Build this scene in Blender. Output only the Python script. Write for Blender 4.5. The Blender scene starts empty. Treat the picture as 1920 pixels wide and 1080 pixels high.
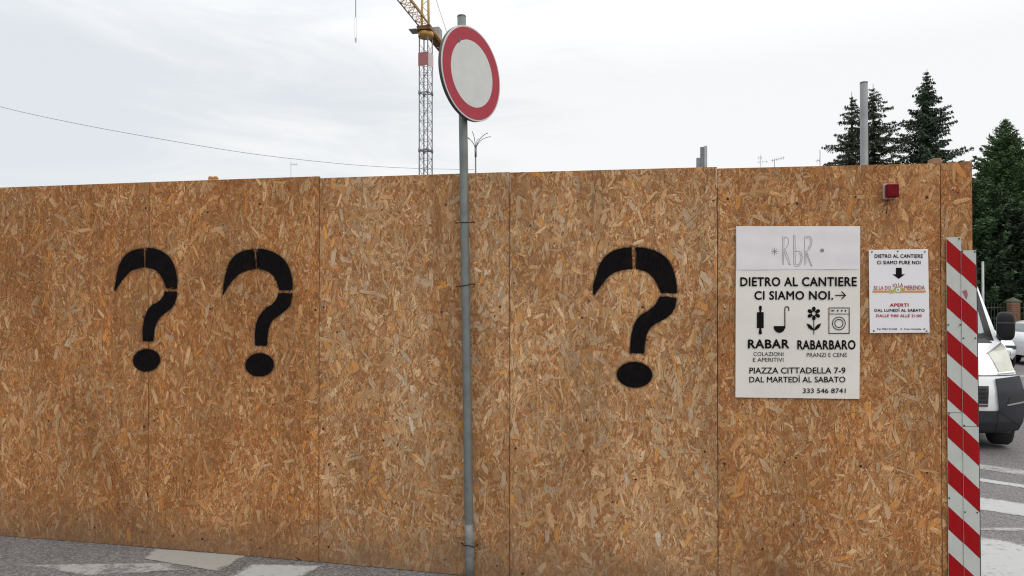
import bpy, math, random
import numpy as np
from mathutils import Vector, Matrix

random.seed(7)
RS = np.random.RandomState(11)
C = bpy.context.scene.collection
scene = bpy.context.scene

# ------------------------------------------------------------------ camera
CAM = Vector((3.1726, -4.2260, 1.744))
FPX = 1277.7
YAW, PITCH = math.radians(-8.839), math.radians(0.437)
cd = bpy.data.cameras.new('camera')
cam = bpy.data.objects.new('camera', cd)
C.objects.link(cam)
cam.location = CAM
cam.rotation_euler = (math.radians(90) + PITCH, 0, -YAW)
cd.sensor_width = 36.0
cd.lens = FPX / 1920 * 36.0
cd.clip_start = 0.05
cd.clip_end = 3000
scene.camera = cam

# ------------------------------------------------------------------ sky and sun
SUN_EL, SUN_AZ = math.radians(52), math.radians(125)      # azimuth clockwise from +y
w = bpy.data.worlds.new('World')
scene.world = w
w.use_nodes = True
nt = w.node_tree
nt.nodes.clear()
N = nt.nodes.new
L = nt.links.new
out = N('ShaderNodeOutputWorld')
sky = N('ShaderNodeTexSky')
sky.sky_type = 'NISHITA'
sky.sun_disc = False
sky.sun_elevation = SUN_EL
sky.sun_rotation = SUN_AZ
sky.dust_density = 2.0
bsky = N('ShaderNodeBackground')
bsky.inputs['Strength'].default_value = 0.10
L(sky.outputs[0], bsky.inputs['Color'])
tc = N('ShaderNodeTexCoord')
sep = N('ShaderNodeSeparateXYZ')
L(tc.outputs['Generated'], sep.inputs[0])
mp = N('ShaderNodeMapping')
mp.inputs['Scale'].default_value = (1.3, 1.3, 6.5)
mp.inputs['Location'].default_value = (3.1, 0.7, 1.9)
L(tc.outputs['Generated'], mp.inputs['Vector'])
n1 = N('ShaderNodeTexNoise')
n1.inputs['Scale'].default_value = 2.0
n1.inputs['Detail'].default_value = 9
n1.inputs['Roughness'].default_value = 0.60
n1.inputs['Distortion'].default_value = 0.6
L(mp.outputs[0], n1.inputs['Vector'])
# the veil is thicker towards the hidden sun (+x), thinner to the left
dotx = N('ShaderNodeMath'); dotx.operation = 'MULTIPLY_ADD'
L(sep.outputs['X'], dotx.inputs[0]); dotx.inputs[1].default_value = 0.95; dotx.inputs[2].default_value = 0.30
ad = N('ShaderNodeMath'); ad.operation = 'ADD'
nm = N('ShaderNodeMath'); nm.operation = 'MULTIPLY_ADD'; nm.inputs[1].default_value = 1.6; nm.inputs[2].default_value = -0.28
L(n1.outputs['Fac'], nm.inputs[0]); L(nm.outputs[0], ad.inputs[0]); L(dotx.outputs[0], ad.inputs[1])
mr = N('ShaderNodeMapRange'); mr.interpolation_type = 'SMOOTHSTEP'
mr.inputs['From Min'].default_value = 0.10; mr.inputs['From Max'].default_value = 0.78
L(ad.outputs[0], mr.inputs['Value'])
mixc = N('ShaderNodeMixRGB')
mixc.inputs['Color1'].default_value = (0.725, 0.762, 0.795, 1)
mixc.inputs['Color2'].default_value = (0.91, 0.91, 0.912, 1)
L(mr.outputs[0], mixc.inputs['Fac'])
# overcast sky: zenith brighter than horizon
el = N('ShaderNodeMapRange')
el.inputs['From Min'].default_value = 0.30; el.inputs['From Max'].default_value = 1.0
el.inputs['To Min'].default_value = 1.0; el.inputs['To Max'].default_value = 2.1
L(sep.outputs['Z'], el.inputs['Value'])
bcl = N('ShaderNodeBackground')
L(mixc.outputs[0], bcl.inputs['Color'])
L(el.outputs[0], bcl.inputs['Strength'])
mx = N('ShaderNodeMixShader')
mx.inputs[0].default_value = 0.93
L(bsky.outputs[0], mx.inputs[1]); L(bcl.outputs[0], mx.inputs[2])
L(mx.outputs[0], out.inputs[0])

sd = bpy.data.lights.new('sun', 'SUN')
sd.energy = 0.8
sd.angle = math.radians(35)
sd.color = (1.0, 0.95, 0.88)
sun = bpy.data.objects.new('sun', sd)
C.objects.link(sun)
sdir = Vector((math.sin(SUN_AZ) * math.cos(SUN_EL), math.cos(SUN_AZ) * math.cos(SUN_EL), math.sin(SUN_EL)))
sun.rotation_euler = sdir.to_track_quat('Z', 'Y').to_euler()

scene.cycles.filter_width = 1.15
scene.view_settings.view_transform = 'Standard'
scene.view_settings.look = 'None'
scene.view_settings.exposure = 0.12
scene.view_settings.gamma = 1.0
scene.view_settings.use_curve_mapping = False

# ------------------------------------------------------------------ helpers
_s, _c = math.sin(YAW), math.cos(YAW)
_sp, _cp = math.sin(PITCH), math.cos(PITCH)
FW = Vector((_s * _cp, _c * _cp, _sp))
RT = Vector((_c, -_s, 0))
UP = Vector((-_s * _sp, -_c * _sp, _cp))

def ray(u, v):
    return FW + RT * ((u - 960) / FPX) - UP * ((v - 540) / FPX)

def P(u, v, d):
    """the place at distance d that was measured at (u, v)"""
    return CAM + ray(u, v) * d

def WP(u, v, y=0.0):
    r = ray(u, v)
    return CAM + r * ((y - CAM.y) / r.y)

def gz(x, y=0.0):
    """the asphalt falls gently towards +x"""
    x = max(-20.0, min(x, 20.0))
    return 0.03 - 0.030*0.8*math.log(1 + math.exp((x + 0.3)/0.8))

def GP(u, v, lift=0.0):
    r = ray(u, v)
    t = 4.0
    for _ in range(40):
        p = CAM + r * t
        t = (gz(p.x, p.y) + lift - CAM.z) / r.z
    return CAM + r * t

class MB:
    def __init__(s):
        s.v = []; s.f = []; s.smooth = []
    def quad(s, a, b, c, d):
        i = len(s.v); s.v += [tuple(a), tuple(b), tuple(c), tuple(d)]; s.f.append((i, i+1, i+2, i+3)); s.smooth.append(False)
    def poly(s, pts):
        i = len(s.v); s.v += [tuple(p) for p in pts]; s.f.append(tuple(range(i, i+len(pts)))); s.smooth.append(False)
    def box(s, c, size, R=None):
        c = Vector(c); h = Vector(size) / 2
        vs = []
        for z in (-1, 1):
            for y in (-1, 1):
                for x in (-1, 1):
                    p = Vector((x*h.x, y*h.y, z*h.z))
                    if R is not None: p = R @ p
                    vs.append(tuple(c + p))
        i = len(s.v); s.v += vs
        for f in ((0,2,3,1),(4,5,7,6),(0,1,5,4),(2,6,7,3),(0,4,6,2),(1,3,7,5)):
            s.f.append(tuple(i+k for k in f)); s.smooth.append(False)
    def tube(s, pts, rad, n=12, caps=True, closed=False):
        pts = [Vector(p) for p in pts]
        m = len(pts)
        if not hasattr(rad, '__len__'): rad = [rad]*m
        base = len(s.v); prev = None
        for k, p in enumerate(pts):
            if closed: t = pts[(k+1) % m] - pts[k-1]
            else: t = (pts[min(k+1, m-1)] - pts[max(k-1, 0)])
            t.normalize()
            if prev is None:
                a = Vector((0,0,1)) if abs(t.z) < 0.9 else Vector((1,0,0))
                e1 = t.cross(a).normalized()
            else:
                e1 = (prev - t * prev.dot(t)).normalized()
            prev = e1; e2 = t.cross(e1)
            for j in range(n):
                an = 2*math.pi*j/n
                s.v.append(tuple(p + (e1*math.cos(an) + e2*math.sin(an))*rad[k]))
        for k in range(m if closed else m-1):
            k2 = (k+1) % m
            for j in range(n):
                s.f.append((base+k*n+j, base+k*n+(j+1)%n, base+k2*n+(j+1)%n, base+k2*n+j)); s.smooth.append(n > 5)
        if caps and not closed:
            s.f.append(tuple(base+j for j in range(n))[::-1]); s.smooth.append(False)
            s.f.append(tuple(base+(m-1)*n+j for j in range(n))); s.smooth.append(False)
    def grid(s, fn, nu, nv, smooth=True):
        base = len(s.v)
        for i in range(nu+1):
            for j in range(nv+1):
                s.v.append(tuple(fn(i/nu, j/nv)))
        for i in range(nu):
            for j in range(nv):
                a = base+i*(nv+1)+j
                s.f.append((a, a+nv+1, a+nv+2, a+1)); s.smooth.append(smooth)
    def build(s, name, m, parent=None, world=True, bevel=0):
        me = bpy.data.meshes.new(name)
        v = s.v
        if parent is not None and world:
            inv = parent.matrix_world.inverted() if parent.get('_mw') is None else Matrix(parent['_mw']).inverted()
            v = [tuple(inv @ Vector(p)) for p in s.v]
        me.from_pydata(v, [], s.f)
        me.polygons.foreach_set('use_smooth', s.smooth)
        me.update()
        o = bpy.data.objects.new(name, me)
        C.objects.link(o)
        if m is not None: me.materials.append(m)
        if parent is not None: o.parent = parent
        if bevel:
            b = o.modifiers.new('bevel', 'BEVEL'); b.width = bevel; b.segments = 2; b.limit_method = 'ANGLE'
        return o

def tag(o, label=None, cat=None, group=None, kind=None):
    if label: o['label'] = label
    if cat: o['category'] = cat
    if group: o['group'] = group
    if kind: o['kind'] = kind
    return o

def empty(name, loc=(0, 0, 0), rz=0.0, label=None, cat=None, group=None):
    o = bpy.data.objects.new(name, None)
    C.objects.link(o)
    o.location = loc; o.rotation_euler = (0, 0, rz)
    o.matrix_world = Matrix.Translation(Vector(loc)) @ Matrix.Rotation(rz, 4, 'Z')
    return tag(o, label, cat, group)

def copy_tree(o, parent=None):
    c = o.copy(); C.objects.link(c)
    if parent is not None:
        c.parent = parent; c.matrix_parent_inverse = o.matrix_parent_inverse.copy()
    for ch in [x for x in bpy.data.objects if x.parent == o]:
        copy_tree(ch, c)
    return c

def mat(name, col, rough=0.6, metal=0.0, var=0.0, vscale=8.0, bump=0.0, bscale=60.0, spec=0.5, coat=0.0, trans=0.0, col2=None, detail=5):
    m = bpy.data.materials.new(name); m.use_nodes = True
    t = m.node_tree; b = t.nodes['Principled BSDF']
    b.inputs['Base Color'].default_value = (*col, 1)
    b.inputs['Roughness'].default_value = rough
    b.inputs['Metallic'].default_value = metal
    b.inputs['Specular IOR Level'].default_value = spec
    b.inputs['Coat Weight'].default_value = coat
    b.inputs['Transmission Weight'].default_value = trans
    if var or bump or col2:
        co = t.nodes.new('ShaderNodeTexCoord')
    if var or col2:
        n = t.nodes.new('ShaderNodeTexNoise'); n.inputs['Scale'].default_value = vscale; n.inputs['Detail'].default_value = detail
        n.inputs['Roughness'].default_value = 0.6
        t.links.new(co.outputs['Object'], n.inputs['Vector'])
        r = t.nodes.new('ShaderNodeMapRange'); r.inputs['From Min'].default_value = 0.32; r.inputs['From Max'].default_value = 0.68
        t.links.new(n.outputs['Fac'], r.inputs['Value'])
        mxn = t.nodes.new('ShaderNodeMixRGB')
        c2 = col2 if col2 else tuple(max(0, c*(1-var)) for c in col)
        mxn.inputs['Color1'].default_value = (*col, 1); mxn.inputs['Color2'].default_value = (*c2, 1)
        t.links.new(r.outputs[0], mxn.inputs['Fac']); t.links.new(mxn.outputs[0], b.inputs['Base Color'])
    if bump:
        n2 = t.nodes.new('ShaderNodeTexNoise'); n2.inputs['Scale'].default_value = bscale; n2.inputs['Detail'].default_value = 4
        t.links.new(co.outputs['Object'], n2.inputs['Vector'])
        bp = t.nodes.new('ShaderNodeBump'); bp.inputs['Strength'].default_value = bump; bp.inputs['Distance'].default_value = 0.01
        t.links.new(n2.outputs['Fac'], bp.inputs['Height']); t.links.new(bp.outputs[0], b.inputs['Normal'])
    return m

def attr_mat(name, attr, rough=0.7, spec=0.3, transl=0.0):
    m = bpy.data.materials.new(name); m.use_nodes = True
    t = m.node_tree; b = t.nodes['Principled BSDF']
    a = t.nodes.new('ShaderNodeAttribute'); a.attribute_name = attr
    t.links.new(a.outputs['Color'], b.inputs['Base Color'])
    b.inputs['Roughness'].default_value = rough
    b.inputs['Specular IOR Level'].default_value = spec
    return m

GALV = mat('galvanised_steel', (0.19, 0.208, 0.198), 0.5, 0.35, var=0.28, vscale=14, bump=0.08, bscale=90)
GALV_WORN = mat('worn_zinc_sleeve', (0.22, 0.228, 0.218), 0.7, 0.25, var=0.45, vscale=30, bump=0.2, bscale=80)
DARKWIRE = mat('rusty_wire', (0.04, 0.025, 0.02), 0.7, 0.3)
BLACKPRINT = mat('black_print', (0.010, 0.008, 0.008), 0.7, spec=0.04)
GREYPRINT = mat('thin_grey_print', (0.17, 0.165, 0.17), 0.6, spec=0.1)
REDPRINT = mat('red_print', (0.40, 0.02, 0.04), 0.6, spec=0.1)
PLUMPRINT = mat('plum_print', (0.30, 0.05, 0.09), 0.5)
ORANGEPRINT = mat('orange_print', (0.62, 0.26, 0.04), 0.5)
YELLOWPRINT = mat('yellow_print', (0.62, 0.50, 0.10), 0.5, var=0.5, vscale=60)
TIMBER = mat('sawn_timber', (0.36, 0.20, 0.10), 0.75, var=0.4, vscale=25)
ORANGEWOOD = mat('orange_wood', (0.55, 0.27, 0.10), 0.7, var=0.5, vscale=30)
WHITEFILM = mat('white_reflective_film', (0.50, 0.515, 0.485), 0.5, var=0.12, vscale=9, spec=0.2)
REDFILM = mat('red_reflective_film', (0.32, 0.005, 0.007), 0.5, var=0.15, vscale=7, spec=0.15)
BLACKEDGE = mat('black_plastic_edge', (0.015, 0.015, 0.016), 0.5)
SCREW = mat('dark_screw', (0.03, 0.022, 0.018), 0.6, 0.4)
CARWHITE = mat('white_car_paint', (0.72, 0.73, 0.74), 0.25, coat=0.6, var=0.04, vscale=3)
GLASS = mat('tinted_glass', (0.05, 0.07, 0.07), 0.06, spec=0.9)
TYRE = mat('tyre_rubber', (0.018, 0.018, 0.018), 0.8, bump=0.2, bscale=50)
RIM = mat('grey_rim', (0.30, 0.31, 0.32), 0.4, 0.6)
BLACKPL = mat('black_moulding', (0.012, 0.012, 0.014), 0.45, spec=0.25, var=0.2, vscale=4)
BUMPER = mat('charcoal_bumper_plastic', (0.034, 0.036, 0.043), 0.6, var=0.25, vscale=5, bump=0.1, bscale=200, spec=0.3)

# ------------------------------------------------------------------ ground
def ground_material():
    m = bpy.data.materials.new('asphalt'); m.use_nodes = True
    t = m.node_tree; b = t.nodes['Principled BSDF']
    co = t.nodes.new('ShaderNodeTexCoord')
    def noise(scale, detail=4, rough=0.6):
        n = t.nodes.new('ShaderNodeTexNoise'); n.inputs['Scale'].default_value = scale
        n.inputs['Detail'].default_value = detail; n.inputs['Roughness'].default_value = rough
        t.links.new(co.outputs['Object'], n.inputs['Vector']); return n
    a = noise(0.55, 6); s = noise(3.0, 5); g = noise(120, 3)
    vo = t.nodes.new('ShaderNodeTexVoronoi'); vo.inputs['Scale'].default_value = 95
    t.links.new(co.outputs['Object'], vo.inputs['Vector'])
    r = t.nodes.new('ShaderNodeValToRGB')
    r.color_ramp.elements[0].position = 0.3; r.color_ramp.elements[0].color = (0.100, 0.093, 0.093, 1)
    r.color_ramp.elements[1].position = 0.7; r.color_ramp.elements[1].color = (0.160, 0.153, 0.150, 1)
    ad1 = t.nodes.new('ShaderNodeMath'); ad1.operation = 'ADD'
    ml = t.nodes.new('ShaderNodeMath'); ml.operation = 'MULTIPLY'; ml.inputs[1].default_value = 0.5
    t.links.new(s.outputs['Fac'], ml.inputs[0])
    ml2 = t.nodes.new('ShaderNodeMath'); ml2.operation = 'MULTIPLY'; ml2.inputs[1].default_value = 0.5
    t.links.new(a.outputs['Fac'], ml2.inputs[0])
    t.links.new(ml.outputs[0], ad1.inputs[0]); t.links.new(ml2.outputs[0], ad1.inputs[1])
    t.links.new(ad1.outputs[0], r.inputs['Fac'])
    # pale and dark stones
    sr = t.nodes.new('ShaderNodeValToRGB')
    sr.color_ramp.elements[0].position = 0.15; sr.color_ramp.elements[0].color = (0.65, 0.65, 0.66, 1)
    sr.color_ramp.elements[1].position = 0.95; sr.color_ramp.elements[1].color = (1.85, 1.8, 1.75, 1)
    sc = t.nodes.new('ShaderNodeSeparateColor'); t.links.new(vo.outputs['Color'], sc.inputs[0])
    pw = t.nodes.new('ShaderNodeMath'); pw.operation = 'POWER'; pw.inputs[1].default_value = 1.4
    t.links.new(sc.outputs[0], pw.inputs[0])
    t.links.new(pw.outputs[0], sr.inputs['Fac'])
    mm = t.nodes.new('ShaderNodeMixRGB'); mm.blend_type = 'MULTIPLY'; mm.inputs['Fac'].default_value = 0.75
    t.links.new(r.outputs[0], mm.inputs['Color1']); t.links.new(sr.outputs[0], mm.inputs['Color2'])
    t.links.new(mm.outputs[0], b.inputs['Base Color'])
    b.inputs['Roughness'].default_value = 0.85
    bp = t.nodes.new('ShaderNodeBump'); bp.inputs['Strength'].default_value = 0.6; bp.inputs['Distance'].default_value = 0.006
    t.links.new(vo.outputs['Distance'], bp.inputs['Height']); t.links.new(bp.outputs[0], b.inputs['Normal'])
    return m
ASPHALT = ground_material()

def sym(vals): return [-v for v in vals[::-1]] + [0.0] + list(vals)
gx = sym([0.5*k for k in range(1, 20)] + [11, 13, 16, 17, 22, 30, 45, 70, 120, 220, 400, 900])
gy = [-900, -400, -150, -60, -25, -12, -6, -3, -1, 0, 2, 4, 8, 12, 16, 20, 25, 30, 36, 42, 50, 70, 100, 160, 260, 500, 1000, 2000]
mb = MB()
for y in gy:
    for x in gx: mb.v.append((x + 4, y, gz(x + 4, y)))
nx = len(gx)
for j in range(len(gy)-1):
    for i in range(nx-1):
        mb.f.append((j*nx+i, j*nx+i+1, (j+1)*nx+i+1, (j+1)*nx+i)); mb.smooth.append(True)
tag(mb.build('ground', ASPHALT), kind='structure')

def marking_material(name, col, wear, seed):
    m = bpy.data.materials.new(name); m.use_nodes = True
    t = m.node_tree; b = t.nodes['Principled BSDF']
    b.inputs['Roughness'].default_value = 0.75
    co = t.nodes.new('ShaderNodeTexCoord')
    mpn = t.nodes.new('ShaderNodeMapping'); mpn.inputs['Location'].default_value = (seed, seed*1.7, 0)
    t.links.new(co.outputs['Object'], mpn.inputs['Vector'])
    n = t.nodes.new('ShaderNodeTexNoise'); n.inputs['Scale'].default_value = 26; n.inputs['Detail'].default_value = 8; n.inputs['Roughness'].default_value = 0.72
    t.links.new(mpn.outputs[0], n.inputs['Vector'])
    n2 = t.nodes.new('ShaderNodeTexNoise'); n2.inputs['Scale'].default_value = 5; n2.inputs['Detail'].default_value = 3
    t.links.new(mpn.outputs[0], n2.inputs['Vector'])
    at = t.nodes.new('ShaderNodeAttribute'); at.attribute_name = 'cover'
    add = t.nodes.new('ShaderNodeMath'); add.operation = 'MULTIPLY_ADD'; add.inputs[1].default_value = 0.6
    t.links.new(n2.outputs['Fac'], add.inputs[0]); t.links.new(n.outputs['Fac'], add.inputs[2])
    ad2 = t.nodes.new('ShaderNodeMath'); ad2.operation = 'ADD'
    t.links.new(add.outputs[0], ad2.inputs[0]); t.links.new(at.outputs['Fac'], ad2.inputs[1])
    r = t.nodes.new('ShaderNodeMapRange'); r.inputs['From Min'].default_value = 1.55 + wear; r.inputs['From Max'].default_value = 1.85 + wear
    t.links.new(ad2.outputs[0], r.inputs['Value'])
    tr = t.nodes.new('ShaderNodeBsdfTransparent'); ms = t.nodes.new('ShaderNodeMixShader')
    r2 = t.nodes.new('ShaderNodeMixRGB'); r2.inputs['Color1'].default_value = (*[c*0.75 for c in col], 1); r2.inputs['Color2'].default_value = (*col, 1)
    t.links.new(n.outputs['Fac'], r2.inputs['Fac']); t.links.new(r2.outputs[0], b.inputs['Base Color'])
    t.links.new(r.outputs[0], ms.inputs[0]); t.links.new(tr.outputs[0], ms.inputs[1]); t.links.new(b.outputs[0], ms.inputs[2])
    t.links.new(ms.outputs[0], t.nodes['Material Output'].inputs['Surface'])
    return m
MK_SOLID = marking_material('old_cream_road_paint', (0.34, 0.33, 0.30), -0.20, 1)
MK_WORN = marking_material('worn_white_road_paint', (0.36, 0.35, 0.34), -0.02, 5)
MK_MID = marking_material('white_road_paint', (0.42, 0.42, 0.41), -0.13, 9)

def marking(corners, m, n=14, lift=0.004):
    """ground sheet through four measured corners, edges ragged by a coverage value"""
    w_ = [GP(u, v) for u, v in corners]
    b_ = MB()
    def fn(a, c):
        p = (w_[0]*(1-a) + w_[1]*a)*(1-c) + (w_[3]*(1-a) + w_[2]*a)*c
        return Vector((p.x, p.y, gz(p.x, p.y) + lift))
    b_.grid(fn, n, n)
    o = b_.build('road_marking', m)
    a_ = o.data.attributes.new('cover', 'FLOAT', 'POINT')
    vals = []
    for i in range(n+1):
        for j in range(n+1):
            e = min(i, j, n-i, n-j)
            vals.append([0.62, 0.86, 1.0][min(e, 2)])
    a_.data.foreach_set('value', vals)
    return tag(o, kind='structure')
marking([(266,1048),(290,1029.5),(462,1043),(410,1073)], MK_SOLID, n=22)
marking([(16,1059),(330,1056),(350,1070),(160,1083)], MK_WORN)
marking([(430,1083),(466,1058),(606,1061),(560,1088)], MK_MID)
marking([(-400,1096),(30,1100),(0,1160),(-400,1160)], MK_WORN)
marking([(1790,890),(2100,936),(2100,943),(1790,896)], MK_MID)
marking([(1790,925),(2100,970),(2100,996),(1790,950)], MK_MID)
marking([(1790,990),(2100,990),(2100,999),(1790,995)], MK_WORN)
marking([(1780,996),(2150,1058),(2150,1190),(1780,1170)], MK_MID, n=30)
marking([(1790,864),(2100,905),(2100,925),(1790,872)], MK_WORN)
marking([(1800,700),(2200,712),(2200,716),(1800,703)], MK_WORN)

# ------------------------------------------------------------------ hoarding of strand board
def osb_material(name, redness):
    m = bpy.data.materials.new(name); m.use_nodes = True
    t = m.node_tree; b = t.nodes['Principled BSDF']
    b.inputs['Roughness'].default_value = 0.62
    b.inputs['Specular IOR Level'].default_value = 0.10
    tint = t.nodes.new('ShaderNodeAttribute'); tint.attribute_name = 'tint'
    fl = t.nodes.new('ShaderNodeAttribute'); fl.attribute_name = 'fibre'
    n = t.nodes.new('ShaderNodeTexNoise'); n.inputs['Scale'].default_value = 1.0; n.inputs['Detail'].default_value = 5; n.inputs['Roughness'].default_value = 0.7
    mpn = t.nodes.new('ShaderNodeMapping'); mpn.inputs['Scale'].default_value = (24, 420, 1)
    t.links.new(fl.outputs['Vector'], mpn.inputs['Vector']); t.links.new(mpn.outputs[0], n.inputs['Vector'])
    r = t.nodes.new('ShaderNodeMapRange'); r.inputs['From Min'].default_value = 0.25; r.inputs['From Max'].default_value = 0.75
    r.inputs['To Min'].default_value = 0.48; r.inputs['To Max'].default_value = 1.44
    t.links.new(n.outputs['Fac'], r.inputs['Value'])
    mu = t.nodes.new('ShaderNodeVectorMath'); mu.operation = 'SCALE'
    t.links.new(tint.outputs['Color'], mu.inputs[0]); t.links.new(r.outputs[0], mu.inputs['Scale'])
    # weather stains in place on the wall
    co = t.nodes.new('ShaderNodeNewGeometry')
    sp = t.nodes.new('ShaderNodeSeparateXYZ'); t.links.new(co.outputs['Position'], sp.inputs[0])
    m2 = t.nodes.new('ShaderNodeMapping'); m2.inputs['Scale'].default_value = (1.6, 1.0, 0.55)
    t.links.new(co.outputs['Position'], m2.inputs['Vector'])
    n2 = t.nodes.new('ShaderNodeTexNoise'); n2.inputs['Scale'].default_value = 1.6; n2.inputs['Detail'].default_value = 6; n2.inputs['Roughness'].default_value = 0.6
    t.links.new(m2.outputs[0], n2.inputs['Vector'])
    r2 = t.nodes.new('ShaderNodeMapRange'); r2.inputs['From Min'].default_value = 0.35; r2.inputs['From Max'].default_value = 0.62
    r2.inputs['To Min'].default_value = 0.78; r2.inputs['To Max'].default_value = 1.10
    t.links.new(n2.outputs['Fac'], r2.inputs['Value'])
    mu2 = t.nodes.new('ShaderNodeVectorMath'); mu2.operation = 'SCALE'
    t.links.new(mu.outputs[0], mu2.inputs[0]); t.links.new(r2.outputs[0], mu2.inputs['Scale'])
    # splashed grey dirt at the foot
    n3 = t.nodes.new('ShaderNodeTexNoise'); n3.inputs['Scale'].default_value = 5.5; n3.inputs['Detail'].default_value = 8; n3.inputs['Roughness'].default_value = 0.65
    t.links.new(co.outputs['Position'], n3.inputs['Vector'])
    zz = t.nodes.new('ShaderNodeMath'); zz.operation = 'MULTIPLY_ADD'; zz.inputs[1].default_value = -0.5; zz.inputs[2].default_value = 0.0
    t.links.new(n3.outputs['Fac'], zz.inputs[0])
    sx_n = t.nodes.new('ShaderNodeMath'); sx_n.operation = 'MULTIPLY_ADD'; sx_n.inputs[1].default_value = 0.026; t.links.new(sp.outputs['X'], sx_n.inputs[0]); t.links.new(sp.outputs['Z'], sx_n.inputs[2])
    zs = t.nodes.new('ShaderNodeMath'); zs.operation = 'ADD'; t.links.new(sx_n.outputs[0], zs.inputs[0]); t.links.new(zz.outputs[0], zs.inputs[1])
    r3 = t.nodes.new('ShaderNodeMapRange'); r3.inputs['From Min'].default_value = -0.22; r3.inputs['From Max'].default_value = 0.10
    r3.inputs['To Min'].default_value = 0.65; r3.inputs['To Max'].default_value = 0.0
    t.links.new(zs.outputs[0], r3.inputs['Value'])
    mixd = t.nodes.new('ShaderNodeMixRGB'); mixd.inputs['Color2'].default_value = (0.15, 0.10, 0.065, 1)
    t.links.new(r3.outputs[0], mixd.inputs['Fac']); t.links.new(mu2.outputs[0], mixd.inputs['Color1'])
    t.links.new(mixd.outputs[0], b.inputs['Base Color'])
    bp = t.nodes.new('ShaderNodeBump'); bp.inputs['Strength'].default_value = 0.35; bp.inputs['Distance'].default_value = 0.001
    t.links.new(n.outputs['Fac'], bp.inputs['Height']); t.links.new(bp.outputs[0], b.inputs['Normal'])
    return m
OSB = osb_material('strand_board', 0)
OSBCORE = mat('strand_board_core', (0.28, 0.135, 0.056), 0.8, var=0.3, vscale=60)
DARKGAP = mat('dark_batten', (0.05, 0.032, 0.02), 0.9)

# palettes, albedo; (colour, weight)
# (reddish fines, broader flakes) per kind of board
FINE_RED = [((.35,.132,.038),30), ((.39,.158,.050),26), ((.29,.100,.027),18), ((.44,.200,.066),14), ((.40,.210,.090),12)]
FLAKE_RED = [((.45,.222,.085),28), ((.50,.275,.118),22), ((.37,.155,.055),14), ((.54,.325,.155),18), ((.43,.265,.140),8), ((.50,.36,.21),4), ((.50,.215,.050),6)]
FINE_TAN = [((.42,.188,.068),30), ((.46,.225,.088),26), ((.36,.140,.045),20), ((.50,.270,.118),14), ((.44,.270,.145),10)]
FLAKE_TAN = [((.52,.305,.140),26), ((.57,.360,.180),26), ((.42,.200,.075),12), ((.61,.415,.225),15), ((.50,.355,.220),9), ((.56,.45,.31),5), ((.56,.255,.060),6), ((.40,.250,.130),4)]
FINE_MID = [((.38,.152,.048),30), ((.42,.183,.062),26), ((.33,.120,.035),20), ((.46,.230,.086),14), ((.43,.245,.115),10)]
FLAKE_MID = [((.48,.252,.102),28), ((.53,.305,.135),24), ((.39,.170,.060),14), ((.56,.355,.175),15), ((.47,.305,.170),8), ((.53,.41,.27),3.5), ((.53,.230,.052),5)]
PAL_RED, PAL_TAN, PAL_MID = (FINE_RED, FLAKE_RED), (FINE_TAN, FLAKE_TAN), (FINE_MID, FLAKE_MID)

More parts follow.
